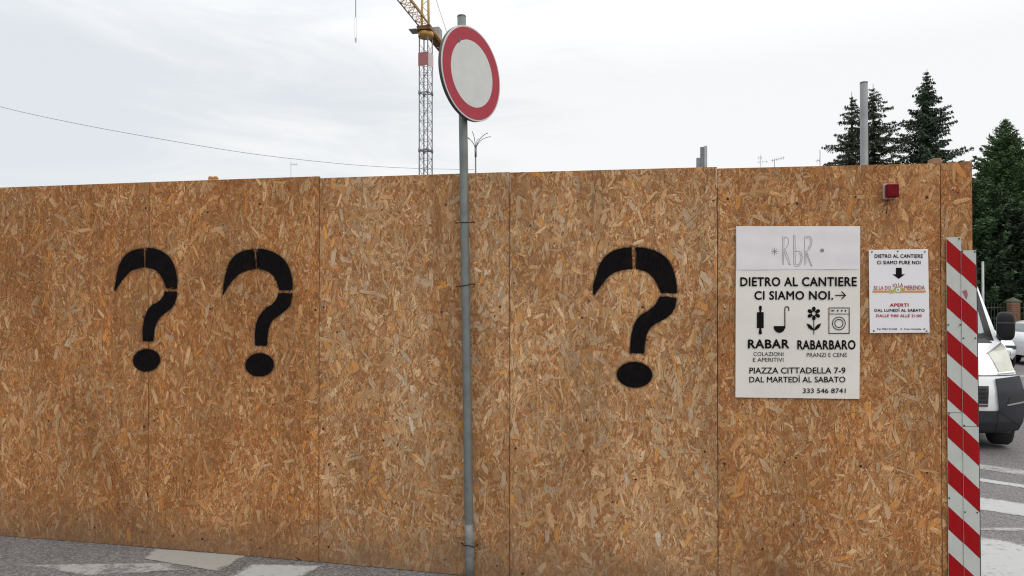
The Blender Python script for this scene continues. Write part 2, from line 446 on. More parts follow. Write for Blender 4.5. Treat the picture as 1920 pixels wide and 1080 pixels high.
def strands(name, x0, x1, zb0, zb1, zt0, zt1, yface, pal, coarse, parent):
    W = x1 - x0; Hh = 2.5
    area = W*Hh/3.1
    classes = [  # count, length, width, depth, kind (0 fines, 4 flake, 1 dark sliver for bark and painted gap shade, 2 pale sliver, 3 broad flake)
        (int(3800*area), (0.05, 0.13), (0.012, 0.032), (0.0, 0.30), 4),
        (int(9000*area), (0.02, 0.060), (0.005, 0.013), (0.1, 0.70), 0),
        (int(19000*area), (0.010, 0.036), (0.002, 0.0055), (0.2, 1.0), 0),
        (int(3000*coarse*area), (0.025, 0.085), (0.007, 0.020), (0.45, 0.98), 4),
        (int(640*coarse*area), (0.060, 0.160), (0.016, 0.042), (0.60, 1.02), 3),
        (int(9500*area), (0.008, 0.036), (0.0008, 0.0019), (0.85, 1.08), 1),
        (int(5200*area), (0.008, 0.045), (0.0011, 0.0026), (0.85, 1.08), 2),
    ]
    V = []; T = []; Fb = []
    def prep(pl):
        cols = np.array([p[0] for p in pl]); od = np.argsort(cols[:, 0]/cols[:, 2])[::-1]
        wts = np.array([p[1] for p in pl], float)[od]; return cols[od]*np.array([[0.965, 0.975, 1.04]])*np.array([TONE]), wts/wts.sum()
    PF, PL_ = prep(pal[0]), prep(pal[1])
    idb = 0
    drift = [(RS.uniform(-16, 16), RS.uniform(-9, 9), RS.uniform(0, 6.28)) for _ in range(8)]
    for (n, lr, wr, dr, dk) in classes:
        if n <= 0: continue
        cols, wts = PL_ if dk in (3, 4) else PF
        cx = RS.uniform(x0, x1, n)
        cz = RS.uniform(zb1 - 0.02, 2.56, n)
        if dk == 4 and dr[0] > 0.3:      # chips come in mats
            f0 = sum(np.sin(cx*fx*1.3 + cz*fz*1.3 + ph) for fx, fz, ph in drift)
            keep = RS.rand(n) < 0.62 + 0.22*f0
            cx, cz = cx[keep], cz[keep]; n = len(cx)
        ln = RS.uniform(lr[0], lr[1], n) * RS.uniform(0.7, 1.0, n)
        wd = RS.uniform(wr[0], wr[1], n) * RS.uniform(0.6, 1.0, n)
        ang = np.where(RS.rand(n) < 0.66, RS.normal(math.pi/2, 0.42, n), RS.uniform(0, math.pi, n))
        dep = RS.uniform(dr[0], dr[1], n) * 0.001
        # six-point flake, ends torn
        a = np.array([-1, -0.55, 0.6, 1, 0.5, -0.7])[None, :] + RS.uniform(-0.22, 0.22, (n, 6))
        c = np.array([0, -1, -1, 0, 1, 1])[None, :] + RS.uniform(-0.3, 0.3, (n, 6))
        a = a * ln[:, None] / 2; c = c * wd[:, None] / 2
        ca, sa = np.cos(ang)[:, None], np.sin(ang)[:, None]
        X = cx[:, None] + a*ca - c*sa
        Z = cz[:, None] + a*sa + c*ca
        tl = RS.uniform(-0.010, 0.010, n)[:, None]; tw = RS.uniform(-0.03, 0.03, n)[:, None]
        Y = yface - dep[:, None] + np.clip(a*tl + c*tw, -0.0003, 0.0003)
        X = np.clip(X, x0, x1)
        k = (X - x0)/max(W, 1e-6)
        Z = np.clip(Z, zb0 + (zb1-zb0)*k, zt0 + (zt1-zt0)*k)
        V.append(np.stack([X, Y, Z], -1).reshape(-1, 3))
        # colour drifts over the board, as mats of chips do
        fld = sum(np.sin(cx*fx + cz*fz + ph) for fx, fz, ph in drift)/len(drift)
        u_ = np.clip(RS.rand(n)*0.80 + 0.20*(0.5+1.1*fld), 0, 0.9999)
        ci = np.clip(np.searchsorted(np.cumsum(wts), u_), 0, len(wts)-1)
        mean = (PF[0]*PF[1][:, None]).sum(0)
        col = cols[ci]
        col = col * RS.uniform(0.76, 1.22, (n, 1)) * (1 + 0.16*fld[:, None]*np.array([[0.15, 0.3, 0.2]]))
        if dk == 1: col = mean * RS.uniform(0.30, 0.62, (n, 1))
        if dk == 2: col = mean * np.array([[1.22, 1.42, 1.65]]) * RS.uniform(0.9, 1.14, (n, 1))
        if dk == 3:
            mf = (PL_[0]*PL_[1][:, None]).sum(0)
            q = RS.rand(n, 1)
            col = np.where(q < 0.10, mf*np.array([[1.0, 1.18, 1.45]]), np.where(q < 0.22, mf*np.array([[1.10, 0.88, 0.55]]), np.where(q < 0.30, mf*np.array([[0.80, 0.72, 0.66]]), col))) * RS.uniform(0.92, 1.08, (n, 1))
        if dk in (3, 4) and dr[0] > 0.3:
            # painted shadow-gap slivers along one long edge and one end of the upper flakes
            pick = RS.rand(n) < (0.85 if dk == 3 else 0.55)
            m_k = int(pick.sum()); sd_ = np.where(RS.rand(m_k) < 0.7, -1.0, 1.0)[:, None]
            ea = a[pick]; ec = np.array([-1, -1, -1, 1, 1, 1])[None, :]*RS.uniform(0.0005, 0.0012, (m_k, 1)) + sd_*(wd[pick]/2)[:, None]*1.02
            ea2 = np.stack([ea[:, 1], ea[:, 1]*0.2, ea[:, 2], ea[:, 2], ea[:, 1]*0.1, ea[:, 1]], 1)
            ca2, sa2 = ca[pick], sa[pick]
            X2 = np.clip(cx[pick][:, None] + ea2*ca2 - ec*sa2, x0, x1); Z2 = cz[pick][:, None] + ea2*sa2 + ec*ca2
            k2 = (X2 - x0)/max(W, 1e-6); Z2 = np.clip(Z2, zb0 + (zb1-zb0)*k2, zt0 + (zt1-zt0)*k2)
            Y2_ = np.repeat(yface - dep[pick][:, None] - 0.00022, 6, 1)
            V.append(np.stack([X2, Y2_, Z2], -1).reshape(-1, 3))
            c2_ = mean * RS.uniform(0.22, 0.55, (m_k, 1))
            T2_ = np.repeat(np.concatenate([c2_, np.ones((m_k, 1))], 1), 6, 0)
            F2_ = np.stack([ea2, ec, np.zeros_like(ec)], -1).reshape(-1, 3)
        else: T2_ = F2_ = None
        T.append(np.repeat(np.concatenate([col, np.ones((n, 1))], 1), 6, 0))
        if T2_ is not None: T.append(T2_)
        ids = np.arange(idb, idb+n)[:, None] * 3.37; idb += n
        Fb.append(np.stack([a, c, np.repeat(ids, 6, 1)], -1).reshape(-1, 3))
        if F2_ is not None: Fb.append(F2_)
    V = np.concatenate(V); T = np.concatenate(T); Fb = np.concatenate(Fb)
    nv = len(V); nf = nv//6
    me = bpy.data.meshes.new(name)
    me.vertices.add(nv); me.vertices.foreach_set('co', V.astype(np.float32).ravel())
    me.loops.add(nv); me.loops.foreach_set('vertex_index', np.arange(nv, dtype=np.int32))
    me.polygons.add(nf); me.polygons.foreach_set('loop_start', np.arange(nf, dtype=np.int32)*6)
    me.update(calc_edges=True)
    at = me.attributes.new('tint', 'FLOAT_COLOR', 'POINT'); at.data.foreach_set('color', T.astype(np.float32).ravel())
    at = me.attributes.new('fibre', 'FLOAT_VECTOR', 'POINT'); at.data.foreach_set('vector', Fb.astype(np.float32).ravel())
    me.materials.append(OSB)
    o = bpy.data.objects.new(name, me); C.objects.link(o)
    o.parent = parent
    tag(o, kind='stuff')
    return o

hoard = empty('construction_hoarding', (0, 0, 0), 0, 'long tall hoarding of brown oriented strand board panels closing off the site', 'hoarding')
# measured panel edges: (u, top v) left and right
seams = [(-281, 362.5, -6, 353.5), (-6, 352, 280, 341.5), (280, 341.5, 599, 330.5), (599, 334, 956, 322.5), (956, 323.5, 1344.6, 313), (1344.6, 316, 1763, 306), (1763, 305.5, 1823, 303.5)]
pals = [PAL_RED, PAL_RED, PAL_RED, PAL_TAN, PAL_TAN, PAL_MID, PAL_MID]
coarse = [0.75, 0.75, 0.85, 1.2, 1.3, 0.9, 0.9]
tone = [(1.0,1.0,1.0), (0.97,0.97,0.97), (1.03,1.02,1.0), (0.955,0.92,0.89), (0.97,0.945,0.92), (1.0,0.98,0.97), (1.0,0.97,0.95)]
ys = [0.004, 0.0, 0.002, 0.006, 0.001, 0.005, 0.003]
XR = None
for i, (ua, va, ub, vb) in enumerate(seams):
    a = WP(ua, va, ys[i]); b = WP(ub, vb, ys[i])
    x0, x1 = a.x + 0.0019, b.x - 0.0019
    zt0, zt1 = a.z, b.z
    zb0, zb1 = gz(x0) + 0.004, gz(x1) + 0.004
    bm = MB()
    th = 0.018
    y0 = ys[i]
    pts = [(x0, zb0), (x1, zb1), (x1, zt1), (x0, zt0)]
    fr = [(p[0], y0, p[1]) for p in pts]; bk = [(p[0], y0+th, p[1]) for p in pts]
    bm.poly(fr); bm.poly(bk[::-1])
    for k in range(4):
        k2 = (k+1) % 4
        bm.poly([fr[k2], fr[k], bk[k], bk[k2]])
    pan = bm.build('strand_board_panel', OSBCORE, hoard)
    pan['label'] = ['strand board panel beyond the left edge', 'darkest reddish panel at the far left', 'reddish brown panel under two question marks', 'tan panel behind the round sign', 'pale tan panel with one question mark', 'mid brown panel carrying the two notices', 'narrow end strip behind the striped boards'][i]
    TONE = tone[i]
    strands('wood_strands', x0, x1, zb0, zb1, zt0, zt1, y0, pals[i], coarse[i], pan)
    # screws
    sb = MB()
    for zz in (0.085, 0.85, 1.62, 2.30):
        nsc = 4 if (x1-x0) > 0.8 else 2
        for k in range(nsc):
            if random.random() < 0.15: continue
            sx = x0 + 0.05 + (x1-x0-0.10)*k/(nsc-1) + random.uniform(-0.03, 0.03)
            sz = zz + random.uniform(-0.04, 0.04) + (zb0 + (zb1-zb0)*(sx-x0)/(x1-x0) if zz < 1 else 0)
            r_ = random.uniform(0.0045, 0.0085)
            sb.poly([(sx + r_*math.cos(t)*random.uniform(.8, 1.2), y0-0.0017, sz + r_*math.sin(t)) for t in [2*math.pi*q/10 for q in range(10)]])
    for k in range(int(16*(x1-x0))):      # knots and bark specks
        sx = random.uniform(x0+0.02, x1-0.02); sz = random.uniform(0.03, 2.35); an_ = random.uniform(0, 3.14)
        l_, w_k = random.uniform(0.004, 0.012), random.uniform(0.002, 0.005)
        sb.poly([(sx + l_*math.cos(t)*math.cos(an_)*random.uniform(.7, 1.3) - w_k*math.sin(t)*math.sin(an_), y0-0.0015, sz + l_*math.cos(t)*math.sin(an_) + w_k*math.sin(t)*math.cos(an_)) for t in [2*math.pi*q/9 for q in range(9)]])
    so = sb.build('screw_heads', SCREW, pan); so['kind'] = 'stuff'
    XR = x1
# battens closing the seams from behind and posts that carry the boards
for i, (ua, va, ub, vb) in enumerate(seams):
    x = WP(ua, va).x
    pb = MB(); pb.box((x, 0.018+0.012+0.045, 1.13), (0.09, 0.09, 2.5)); pb.build('timber_post', DARKGAP, hoard)
for (u0, u1, vt) in ((1749, 1766, 296.5), (1806, 1819.5, 302)):
    a = WP(u0, vt, 0.085); b = WP(u1, vt, 0.085)
    pb = MB(); pb.box(((a.x+b.x)/2, 0.12, a.z/2-0.08), (b.x-a.x, 0.07, a.z+0.16)); pb.build('timber_post', TIMBER, hoard, bevel=0.003)
xa_, xb_ = WP(-281, 400).x, XR - 0.01
b_ = MB()
for k in range(12):
    xm = xa_ + (xb_-xa_)*k/12; xn = xa_ + (xb_-xa_)*(k+1)/12
    for (y_a, y_b, f) in ((0.03, 0.03, 0),):
        b_.quad((xm, 0.03, gz(xm)-0.02), (xn, 0.03, gz(xn)-0.02), (xn, 0.03, gz(xn)+0.09), (xm, 0.03, gz(xm)+0.09))
        b_.quad((xm, 0.10, gz(xm)-0.02), (xn, 0.10, gz(xn)-0.02), (xn, 0.10, gz(xn)+0.09), (xm, 0.10, gz(xm)+0.09))
        b_.quad((xm, 0.03, gz(xm)+0.09), (xn, 0.03, gz(xn)+0.09), (xn, 0.10, gz(xn)+0.09), (xm, 0.10, gz(xm)+0.09))
b_.build('light_block_sill', DARKGAP, hoard)  # added dark strip, blocks light leaking under the boards
for zc in (0.5, 1.5, 2.3):
    pb = MB(); pb.box(((WP(-281,400).x+XR)/2, 0.19, zc), (XR-WP(-281,400).x, 0.04, 0.10)); pb.build('rail', TIMBER, hoard)

# ---- painted question marks: outline traced in the plane of the boards
def smooth_loop(pts, corners, n=6):
    """closed Catmull-Rom, kinks kept at the listed corner indices"""
    m = len(pts); res = []
    for k in range(m):
        p0, p1, p2, p3 = pts[k-1], pts[k], pts[(k+1) % m], pts[(k+2) % m]
        if k in corners: p0 = p1
        if (k+1) % m in corners: p3 = p2
        for j in range(n):
            t = j/n
            q = []
            for d in (0, 1):
                a0, a1, a2, a3 = p0[d], p1[d], p2[d], p3[d]
                q.append(0.5*((2*a1) + (a2-a0)*t + (2*a0-5*a1+4*a2-a3)*t*t + (3*a1-a0-3*a2+a3)*t**3))
            res.append(tuple(q))
    return res

def paint_material():
    m = bpy.data.materials.new('black_spray_paint'); m.use_nodes = True
    t = m.node_tree; b = t.nodes['Principled BSDF']
    b.inputs['Roughness'].default_value = 0.75
    b.inputs['Specular IOR Level'].default_value = 0.02
    geo = t.nodes.new('ShaderNodeNewGeometry')
    at = t.nodes.new('ShaderNodeAttribute'); at.attribute_name = 'cover'
    n = t.nodes.new('ShaderNodeTexNoise'); n.inputs['Scale'].default_value = 140; n.inputs['Detail'].default_value = 4
    t.links.new(geo.outputs['Position'], n.inputs['Vector'])
    mpn = t.nodes.new('ShaderNodeMapping'); mpn.inputs['Scale'].default_value = (90, 1, 22)
    t.links.new(geo.outputs['Position'], mpn.inputs['Vector'])
    n2 = t.nodes.new('ShaderNodeTexNoise'); n2.inputs['Scale'].default_value = 1.0; n2.inputs['Detail'].default_value = 5
    t.links.new(mpn.outputs[0], n2.inputs['Vector'])
    rr = t.nodes.new('ShaderNodeValToRGB')
    rr.color_ramp.elements[0].position = 0.35; rr.color_ramp.elements[0].color = (0.005, 0.005, 0.006, 1)
    rr.color_ramp.elements[1].position = 0.78; rr.color_ramp.elements[1].color = (0.012, 0.009, 0.009, 1)
    nb_ = t.nodes.new('ShaderNodeTexNoise'); nb_.inputs['Scale'].default_value = 9; nb_.inputs['Detail'].default_value = 6; nb_.inputs['Roughness'].default_value = 0.65
    t.links.new(geo.outputs['Position'], nb_.inputs['Vector'])
    rb_ = t.nodes.new('ShaderNodeMapRange'); rb_.inputs['From Min'].default_value = 0.52; rb_.inputs['From Max'].default_value = 0.74; rb_.inputs['To Max'].default_value = 0.75
    t.links.new(nb_.outputs['Fac'], rb_.inputs['Value'])
    mb_ = t.nodes.new('ShaderNodeMixRGB'); mb_.inputs['Color2'].default_value = (0.020, 0.012, 0.009, 1)
    t.links.new(n2.outputs['Fac'], rr.inputs['Fac']); t.links.new(rr.outputs[0], mb_.inputs['Color1']); t.links.new(rb_.outputs[0], mb_.inputs['Fac']); t.links.new(mb_.outputs[0], b.inputs['Base Color'])
    # coverage: grains thin out in the overspray
    ma = t.nodes.new('ShaderNodeMath'); ma.operation = 'MULTIPLY_ADD'; ma.inputs[1].default_value = 2.6; 
    t.links.new(at.outputs['Fac'], ma.inputs[0]); t.links.new(n.outputs['Fac'], ma.inputs[2])
    r = t.nodes.new('ShaderNodeMapRange'); r.inputs['From Min'].default_value = 0.55; r.inputs['From Max'].default_value = 1.9
    t.links.new(ma.outputs[0], r.inputs['Value'])
    tr = t.nodes.new('ShaderNodeBsdfTransparent'); ms = t.nodes.new('ShaderNodeMixShader')
    t.links.new(r.outputs[0], ms.inputs[0]); t.links.new(tr.outputs[0], ms.inputs[1]); t.links.new(b.outputs[0], ms.inputs[2])
    t.links.new(ms.outputs[0], t.nodes['Material Output'].inputs['Surface'])
    bp = t.nodes.new('ShaderNodeBump'); bp.inputs['Strength'].default_value = 0.5; bp.inputs['Distance'].default_value = 0.001
    t.links.new(n2.outputs['Fac'], bp.inputs['Height']); t.links.new(bp.outputs[0], b.inputs['Normal'])
    return m
SPRAY = paint_material()

def spray_shape(loops, label):
    vs, fs, cov = [], [], []
    from mathutils.geometry import tessellate_polygon
    for lp in loops:
        w2 = [WP(u, v) for u, v in lp]
        pts = [(p.x, p.z) for p in w2]
        area = sum(pts[k-1][0]*pts[k][1] - pts[k][0]*pts[k-1][1] for k in range(len(pts)))
        if area < 0: pts = pts[::-1]
        m = len(pts)
        nor = []
        for k in range(m):
            tx = pts[(k+1) % m][0]-pts[k-1][0]; tz = pts[(k+1) % m][1]-pts[k-1][1]
            l_ = math.hypot(tx, tz) or 1
            nor.append((tz/l_, -tx/l_))
        y = -0.0016
        base = len(vs)
        vs += [(p[0], y, p[1]) for p in pts]; cov += [1.0]*m
        for (off, cv) in ((0.0022, 0.30), (0.010, 0.09), (0.026, 0.0)):
            jit = [off*random.uniform(0.8, 1.25) for _ in range(m)]
            vs += [(pts[k][0]+nor[k][0]*jit[k], y, pts[k][1]+nor[k][1]*jit[k]) for k in range(m)]; cov += [cv]*m
        tri = tessellate_polygon([[Vector((p[0], p[1], 0)) for p in pts]])
        fs += [tuple(base+i for i in t) for t in tri]
        for r_ in range(3):
            for k in range(m):
                k2 = (k+1) % m
                fs.append((base+r_*m+k, base+(r_+1)*m+k, base+(r_+1)*m+k2, base+r_*m+k2))
    me = bpy.data.meshes.new('painted_question_mark')
    me.from_pydata(vs, [], fs); me.update()
    at = me.attributes.new('cover', 'FLOAT', 'POINT'); at.data.foreach_set('value', cov)
    me.materials.append(SPRAY)
    o = bpy.data.objects.new('painted_question_mark', me); C.objects.link(o); o.parent = hoard
    o['label'] = label
    return o

def Z(pts, ox, oy, s): return [(ox + x/s, oy + y/s) for x, y in pts]
def ell(cx, cy, rx, ry, rot, ox, oy, s, n=40):
    r = []
    for k in range(n):
        t = 2*math.pi*k/n
        x, y = rx*math.cos(t), ry*math.sin(t)
        r.append((cx + x*math.cos(rot) - y*math.sin(rot), cy + x*math.sin(rot) + y*math.cos(rot)))
    return Z(r, ox, oy, s)
def loopz(pts, corners, ox, oy, s=3.6): return smooth_loop(Z(pts, ox, oy, s), corners)
q1 = [loopz([(128,380),(135,318),(150,240),(168,188),(202,140),(255,107),(322,95),(328,218),(285,225),(235,245),(195,285),(160,328)], {0,6,7}, 180, 440),
      loopz([(336,93),(390,95),(445,116),(492,150),(522,200),(540,260),(546,310),(545,362),(478,362),(458,310),(430,262),(395,232),(338,218)], {0,7,8,12}, 180, 440),
      loopz([(468,385),(545,385),(540,432),(520,478),(480,515),(438,548),(408,592),(393,645),(386,716),(320,716),(318,650),(325,585),(342,530),(375,482),(420,455),(450,425)], {0,1,8,9}, 180, 440),
      ell(342, 847, 89, 73, -0.1, 180, 440, 3.6)]
q2 = [loopz([(860,402),(865,335),(880,260),(902,190),(940,142),(992,113),(1068,99),(1079,228),(1030,236),(975,257),(925,300),(885,355)], {0,6,7}, 180, 440),
      loopz([(1082,98),(1150,104),(1215,130),(1265,167),(1297,215),(1318,280),(1324,330),(1322,372),(1238,372),(1222,315),(1200,277),(1170,250),(1130,233),(1090,228)], {0,7,8,13}, 180, 440),
      loopz([(1236,395),(1322,395),(1318,435),(1303,480),(1258,525),(1205,562),(1175,603),(1160,655),(1152,748),(1078,745),(1076,675),(1085,600),(1108,545),(1150,498),(1190,472),(1218,440)], {0,1,8,9}, 180, 440),
      ell(1105, 878, 93, 76, -0.08, 180, 440, 3.6)]
q3 = [loopz([(120,405),(118,345),(135,288),(155,222),(185,165),(240,118),(310,94),(376,87),(381,228),(320,235),(260,252),(215,282),(175,332)], {0,7,8}, 1080, 440),
      loopz([(402,87),(470,93),(540,115),(592,146),(630,190),(657,250),(673,310),(678,394),(575,392),(548,330),(520,285),(482,252),(440,236),(405,228)], {0,7,8,13}, 1080, 440),
      loopz([(568,420),(620,420),(676,430),(668,480),(640,530),(598,566),(540,595),(498,630),(476,672),(464,730),(456,798),(368,796),(371,715),(382,650),(402,592),(435,547),(490,515),(530,482),(552,448)], {0,2,10,11}, 1080, 440),
      ell(395, 945, 117, 84, 0.05, 1080, 440, 3.6)]
spray_shape(q1, 'leftmost black stencilled question mark crossing a panel joint')
spray_shape(q2, 'middle black stencilled question mark')
spray_shape(q3, 'right-hand black stencilled question mark with flatter dot')

# ------------------------------------------------------------------ flat print helpers
def text_on_wall(s, u0, u1, vt, vb, m, parent, y=-0.006, bold=0.0, slant=0.0):
    """lettering s whose capitals span vt..vb and whose line spans u0..u1"""
    cu = bpy.data.curves.new('lettering', 'FONT')
    cu.body = s; cu.size = 1.0; cu.resolution_u = 3; cu.fill_mode = 'FRONT'
    if bold > 0.015: cu.space_character = 1.07
    tmp = bpy.data.objects.new('tmp', cu); C.objects.link(tmp)
    dg = bpy.context.evaluated_depsgraph_get()
    me0_ = bpy.data.meshes.new_from_object(tmp.evaluated_get(dg))
    bpy.data.objects.remove(tmp); bpy.data.curves.remove(cu)
    co = np.zeros(len(me0_.vertices)*3, np.float32); me0_.vertices.foreach_get('co', co); co = co.reshape(-1, 3)
    fc = [tuple(p.vertices) for p in me0_.polygons]
    bpy.data.meshes.remove(me0_)
    offs = [(0.0, 0.0)] if bold < 0.004 else [(bold*math.cos(2*math.pi*k/8), bold*math.sin(2*math.pi*k/8)) for k in range(8)] + [(0.0, 0.0)]
    full = []; ff = []
    for k, (ox, oz) in enumerate(offs):
        c2 = co.copy(); c2[:, 0] += ox; c2[:, 1] += oz; c2[:, 2] = -0.00002*k
        ff += [tuple(i + k*len(co) for i in f) for f in fc]; full.append(c2)
    co = np.concatenate(full)
    me = bpy.data.meshes.new('lettering'); me.from_pydata([tuple(map(float, p)) for p in co], [], ff)
    x0, x1 = co[:, 0].min(), co[:, 0].max()
    cap = 0.729 + 2*bold
    z0 = -bold
    a = WP(u0, vb, y); b = WP(u1, vb, y); c = WP(u0, vt, y)
    wv = (b-a)/(x1-x0); hv = (c-a)/cap
    nv = np.zeros_like(co)
    for k in range(3):
        nv[:, k] = a[k] + (co[:, 0]-x0)*wv[k] + (co[:, 1]-z0)*hv[k] + (co[:, 2] if k == 1 else 0)
    me.vertices.foreach_set('co', nv.ravel()); me.update()
    me.name = 'lettering'; me.materials.clear(); me.materials.append(m)
    o = bpy.data.objects.new('lettering', me); C.objects.link(o); o.parent = parent
    o.matrix_parent_inverse = parent.matrix_world.inverted()
    return o

def wall_poly(mbx, pts, y):
    w2 = [WP(u, v, y) for u, v in pts]
    from mathutils.geometry import tessellate_polygon
    base = len(mbx.v); mbx.v += [tuple(p) for p in w2]
    for t in tessellate_polygon([[Vector((p.x, p.z, 0)) for p in w2]]):
        mbx.f.append(tuple(base+i for i in t)); mbx.smooth.append(False)
def stroke(mbx, pts, wpx, y, closed=False):
    pp = [Vector((u, v)) for u, v in pts]
    m = len(pp)
    rng = range(m) if closed else range(m-1)
    for k in rng:
        a, b = pp[k], pp[(k+1) % m]
        d = (b-a); l_ = d.length
        if l_ < 1e-6: continue
        d /= l_; n = Vector((-d.y, d.x))*wpx/2; e = d*wpx*0.35
        wall_poly(mbx, [tuple(a-n-e), tuple(b-n+e), tuple(b+n+e), tuple(a+n-e)], y - 0.00002*k)
def circ(cx, cy, r, n=24, a0=0, a1=2*math.pi, ry=None):
    ry = r if ry is None else ry
    return [(cx + r*math.cos(a0+(a1-a0)*k/n), cy + ry*math.sin(a0+(a1-a0)*k/n)) for k in range(n+(0 if a1-a0 > 6.28 else 1))]

def sheet(name, corners, m, parent, y, thick=0.0008, ripple=0.0006, n=24):
    w2 = [WP(u, v, y) for u, v in corners]
    b_ = MB()
    def fn(a, c, off=0.0):
        p = (w2[0]*(1-a) + w2[1]*a)*(1-c) + (w2[3]*(1-a) + w2[2]*a)*c
        p.y += ripple*(math.sin(a*9+c*3) + 0.7*math.sin(c*13-a*4)) + off
        return p
    b_.grid(lambda a, c: fn(a, c), n, n)
    b_.grid(lambda a, c: fn(a, c, thick), n, n)
    for k in range(n):
        t0, t1 = k/n, (k+1)/n
        b_.quad(fn(t0,0), fn(t1,0), fn(t1,0,thick), fn(t0,0,thick)); b_.quad(fn(t0,1), fn(t1,1), fn(t1,1,thick), fn(t0,1,thick))
        b_.quad(fn(0,t0), fn(0,t1), fn(0,t1,thick), fn(0,t0,thick)); b_.quad(fn(1,t0), fn(1,t1), fn(1,t1,thick), fn(1,t0,thick))
    return b_.build(name, m, parent)

# ---- large notice
PAPER = mat('matt_poster_paper', (0.74, 0.70, 0.65), 0.55, var=0.09, vscale=3.5, bump=0.12, bscale=9)
PAPERTOP = mat('cool_glossy_paper', (0.73, 0.70, 0.71), 0.35, var=0.07, vscale=9, bump=0.08, bscale=12)
pc = [(1380, 424), (1613, 424), (1611.5, 748), (1379, 745)]
a = WP(1495, 590)
post1 = empty('poster', (a.x, -0.004, a.z), 0, 'large white poster with rolling pin, ladle, flower and washing machine icons on the strand board', 'poster')
sheet('paper_sheet', pc, PAPER, post1, -0.0050, ripple=0.0008)
sheet('overlay_strip', [(1382, 425.5), (1612, 425.5), (1612, 504.5), (1381, 506)], PAPERTOP, post1, -0.0066, 0.0002)

def p1(x, y): return (1360 + x/3.0, 400 + y/3.0)
def T1(s, x0, x1, y0, y1, bold, m=BLACKPRINT):
    text_on_wall(s, 1360+x0/3, 1360+x1/3, 400+y0/3, 400+y1/3, m, post1, y=-0.0085, bold=bold)
T1('DIETRO AL CANTIERE', 84, 740, 356, 410, 0.026)
T1('CI SIAMO NOI.', 163, 607, 434, 486, 0.026)
T1('RABAR', 127, 360, 706, 760, 0.030)
T1('RABARBARO', 405, 733, 710, 766, 0.030)
T1('COLAZIONI', 158, 327, 779, 802, 0.003)
T1('E APERITIVI', 156, 327, 811, 835, 0.003)
T1('PRANZI E CENE', 458, 685, 783, 808, 0.003)
T1('PIAZZA CITTADELLA 7-9', 135, 676, 865, 901, 0.014)
T1('DAL MARTEDI AL SABATO'.replace('TEDI', 'TED\u00cc'), 135, 676, 917, 951, 0.014)
T1('333 546 8741', 436, 677, 983, 1011, 0.012)
YI = -0.0085
def icon(name, label=None, m=BLACKPRINT, parent=None, bld=None):
    b_ = MB(); bld(b_)
    o = b_.build(name, m, parent)
    if label: o['label'] = label
    return o
def arrow_(b):
    stroke(b, [p1(620, 461), p1(674, 461)], 1.9, YI); stroke(b, [p1(655, 441), p1(676, 461), p1(655, 481)], 1.9, YI-0.0002)
icon('arrow', None, parent=post1, bld=arrow_)
def pin_(b):
    wall_poly(b, [p1(178,556), p1(216,556), p1(216,645), p1(178,645)], YI)
    wall_poly(b, [p1(192,556), p1(189,530), p1(190,522), p1(197,519), p1(204,522), p1(206,530), p1(202,556)], YI-0.0002)
    wall_poly(b, [p1(192,645), p1(188,672), p1(190,679), p1(197,681), p1(204,679), p1(206,672), p1(202,645)], YI-0.0002)
icon('rolling_pin_icon', None, parent=post1, bld=pin_)
def ladle_(b):
    wall_poly(b, [p1(272,634), p1(337,634)] + [p1(304.5+32.5*math.cos(t), 636+36*math.sin(t)) for t in [math.pi*k/12 for k in range(13)]], YI)
    stroke(b, [p1(335, 645), p1(335, 540)] + [p1(346-11*math.cos(t), 536-11*math.sin(t)) for t in [math.pi*k/6 for k in range(7)]] + [p1(357, 546)], 1.9, YI-0.0002)
icon('ladle_icon', None, parent=post1, bld=ladle_)
def flower_(b):
    for k in range(6):
        t = math.pi/6 + k*math.pi/3 + math.pi/6*0
        t = math.pi/2 + k*math.pi/3
        cx, cy = 498+26*math.cos(t), 563+26*math.sin(t)
        wall_poly(b, [p1(cx+13*math.cos(q)*math.cos(t)-10.5*math.sin(q)*math.sin(t), cy+13*math.cos(q)*math.sin(t)+10.5*math.sin(q)*math.cos(t)) for q in [2*math.pi*j/14 for j in range(14)]], YI-0.0001*k)
    stroke(b, [p1(*c_) for c_ in circ(498, 563, 14, 18)], 1.8, YI-0.0008, True)
    stroke(b, [p1(498, 595), p1(498, 680)], 1.5, YI-0.0002)
    for sx in (-1, 1):
        wall_poly(b, [p1(498, 657), p1(498+sx*14, 655), p1(498+sx*30, 644), p1(498+sx*42, 619), p1(498+sx*24, 624), p1(498+sx*10, 636)], YI-0.0004-0.0001*sx)
icon('flower_icon', None, parent=post1, bld=flower_)
def washer_(b):
    stroke(b, [p1(583,532), p1(697,532), p1(697,675), p1(583,675)], 1.5, YI, True)
    stroke(b, [p1(583,566), p1(697,566)], 1.3, YI-0.0002)
    stroke(b, [p1(596,548), p1(612,548)], 2.0, YI-0.0003)
    for x in (632, 655, 676): wall_poly(b, [p1(*c_) for c_ in circ(x, 548, 5, 10)], YI-0.0003)
    stroke(b, [p1(*c_) for c_ in circ(639, 619, 36, 28)], 1.4, YI-0.0002, True)
    stroke(b, [p1(*c_) for c_ in circ(639, 619, 23, 24)], 1.4, YI-0.0004, True)
icon('washing_machine_icon', None, parent=post1, bld=washer_)
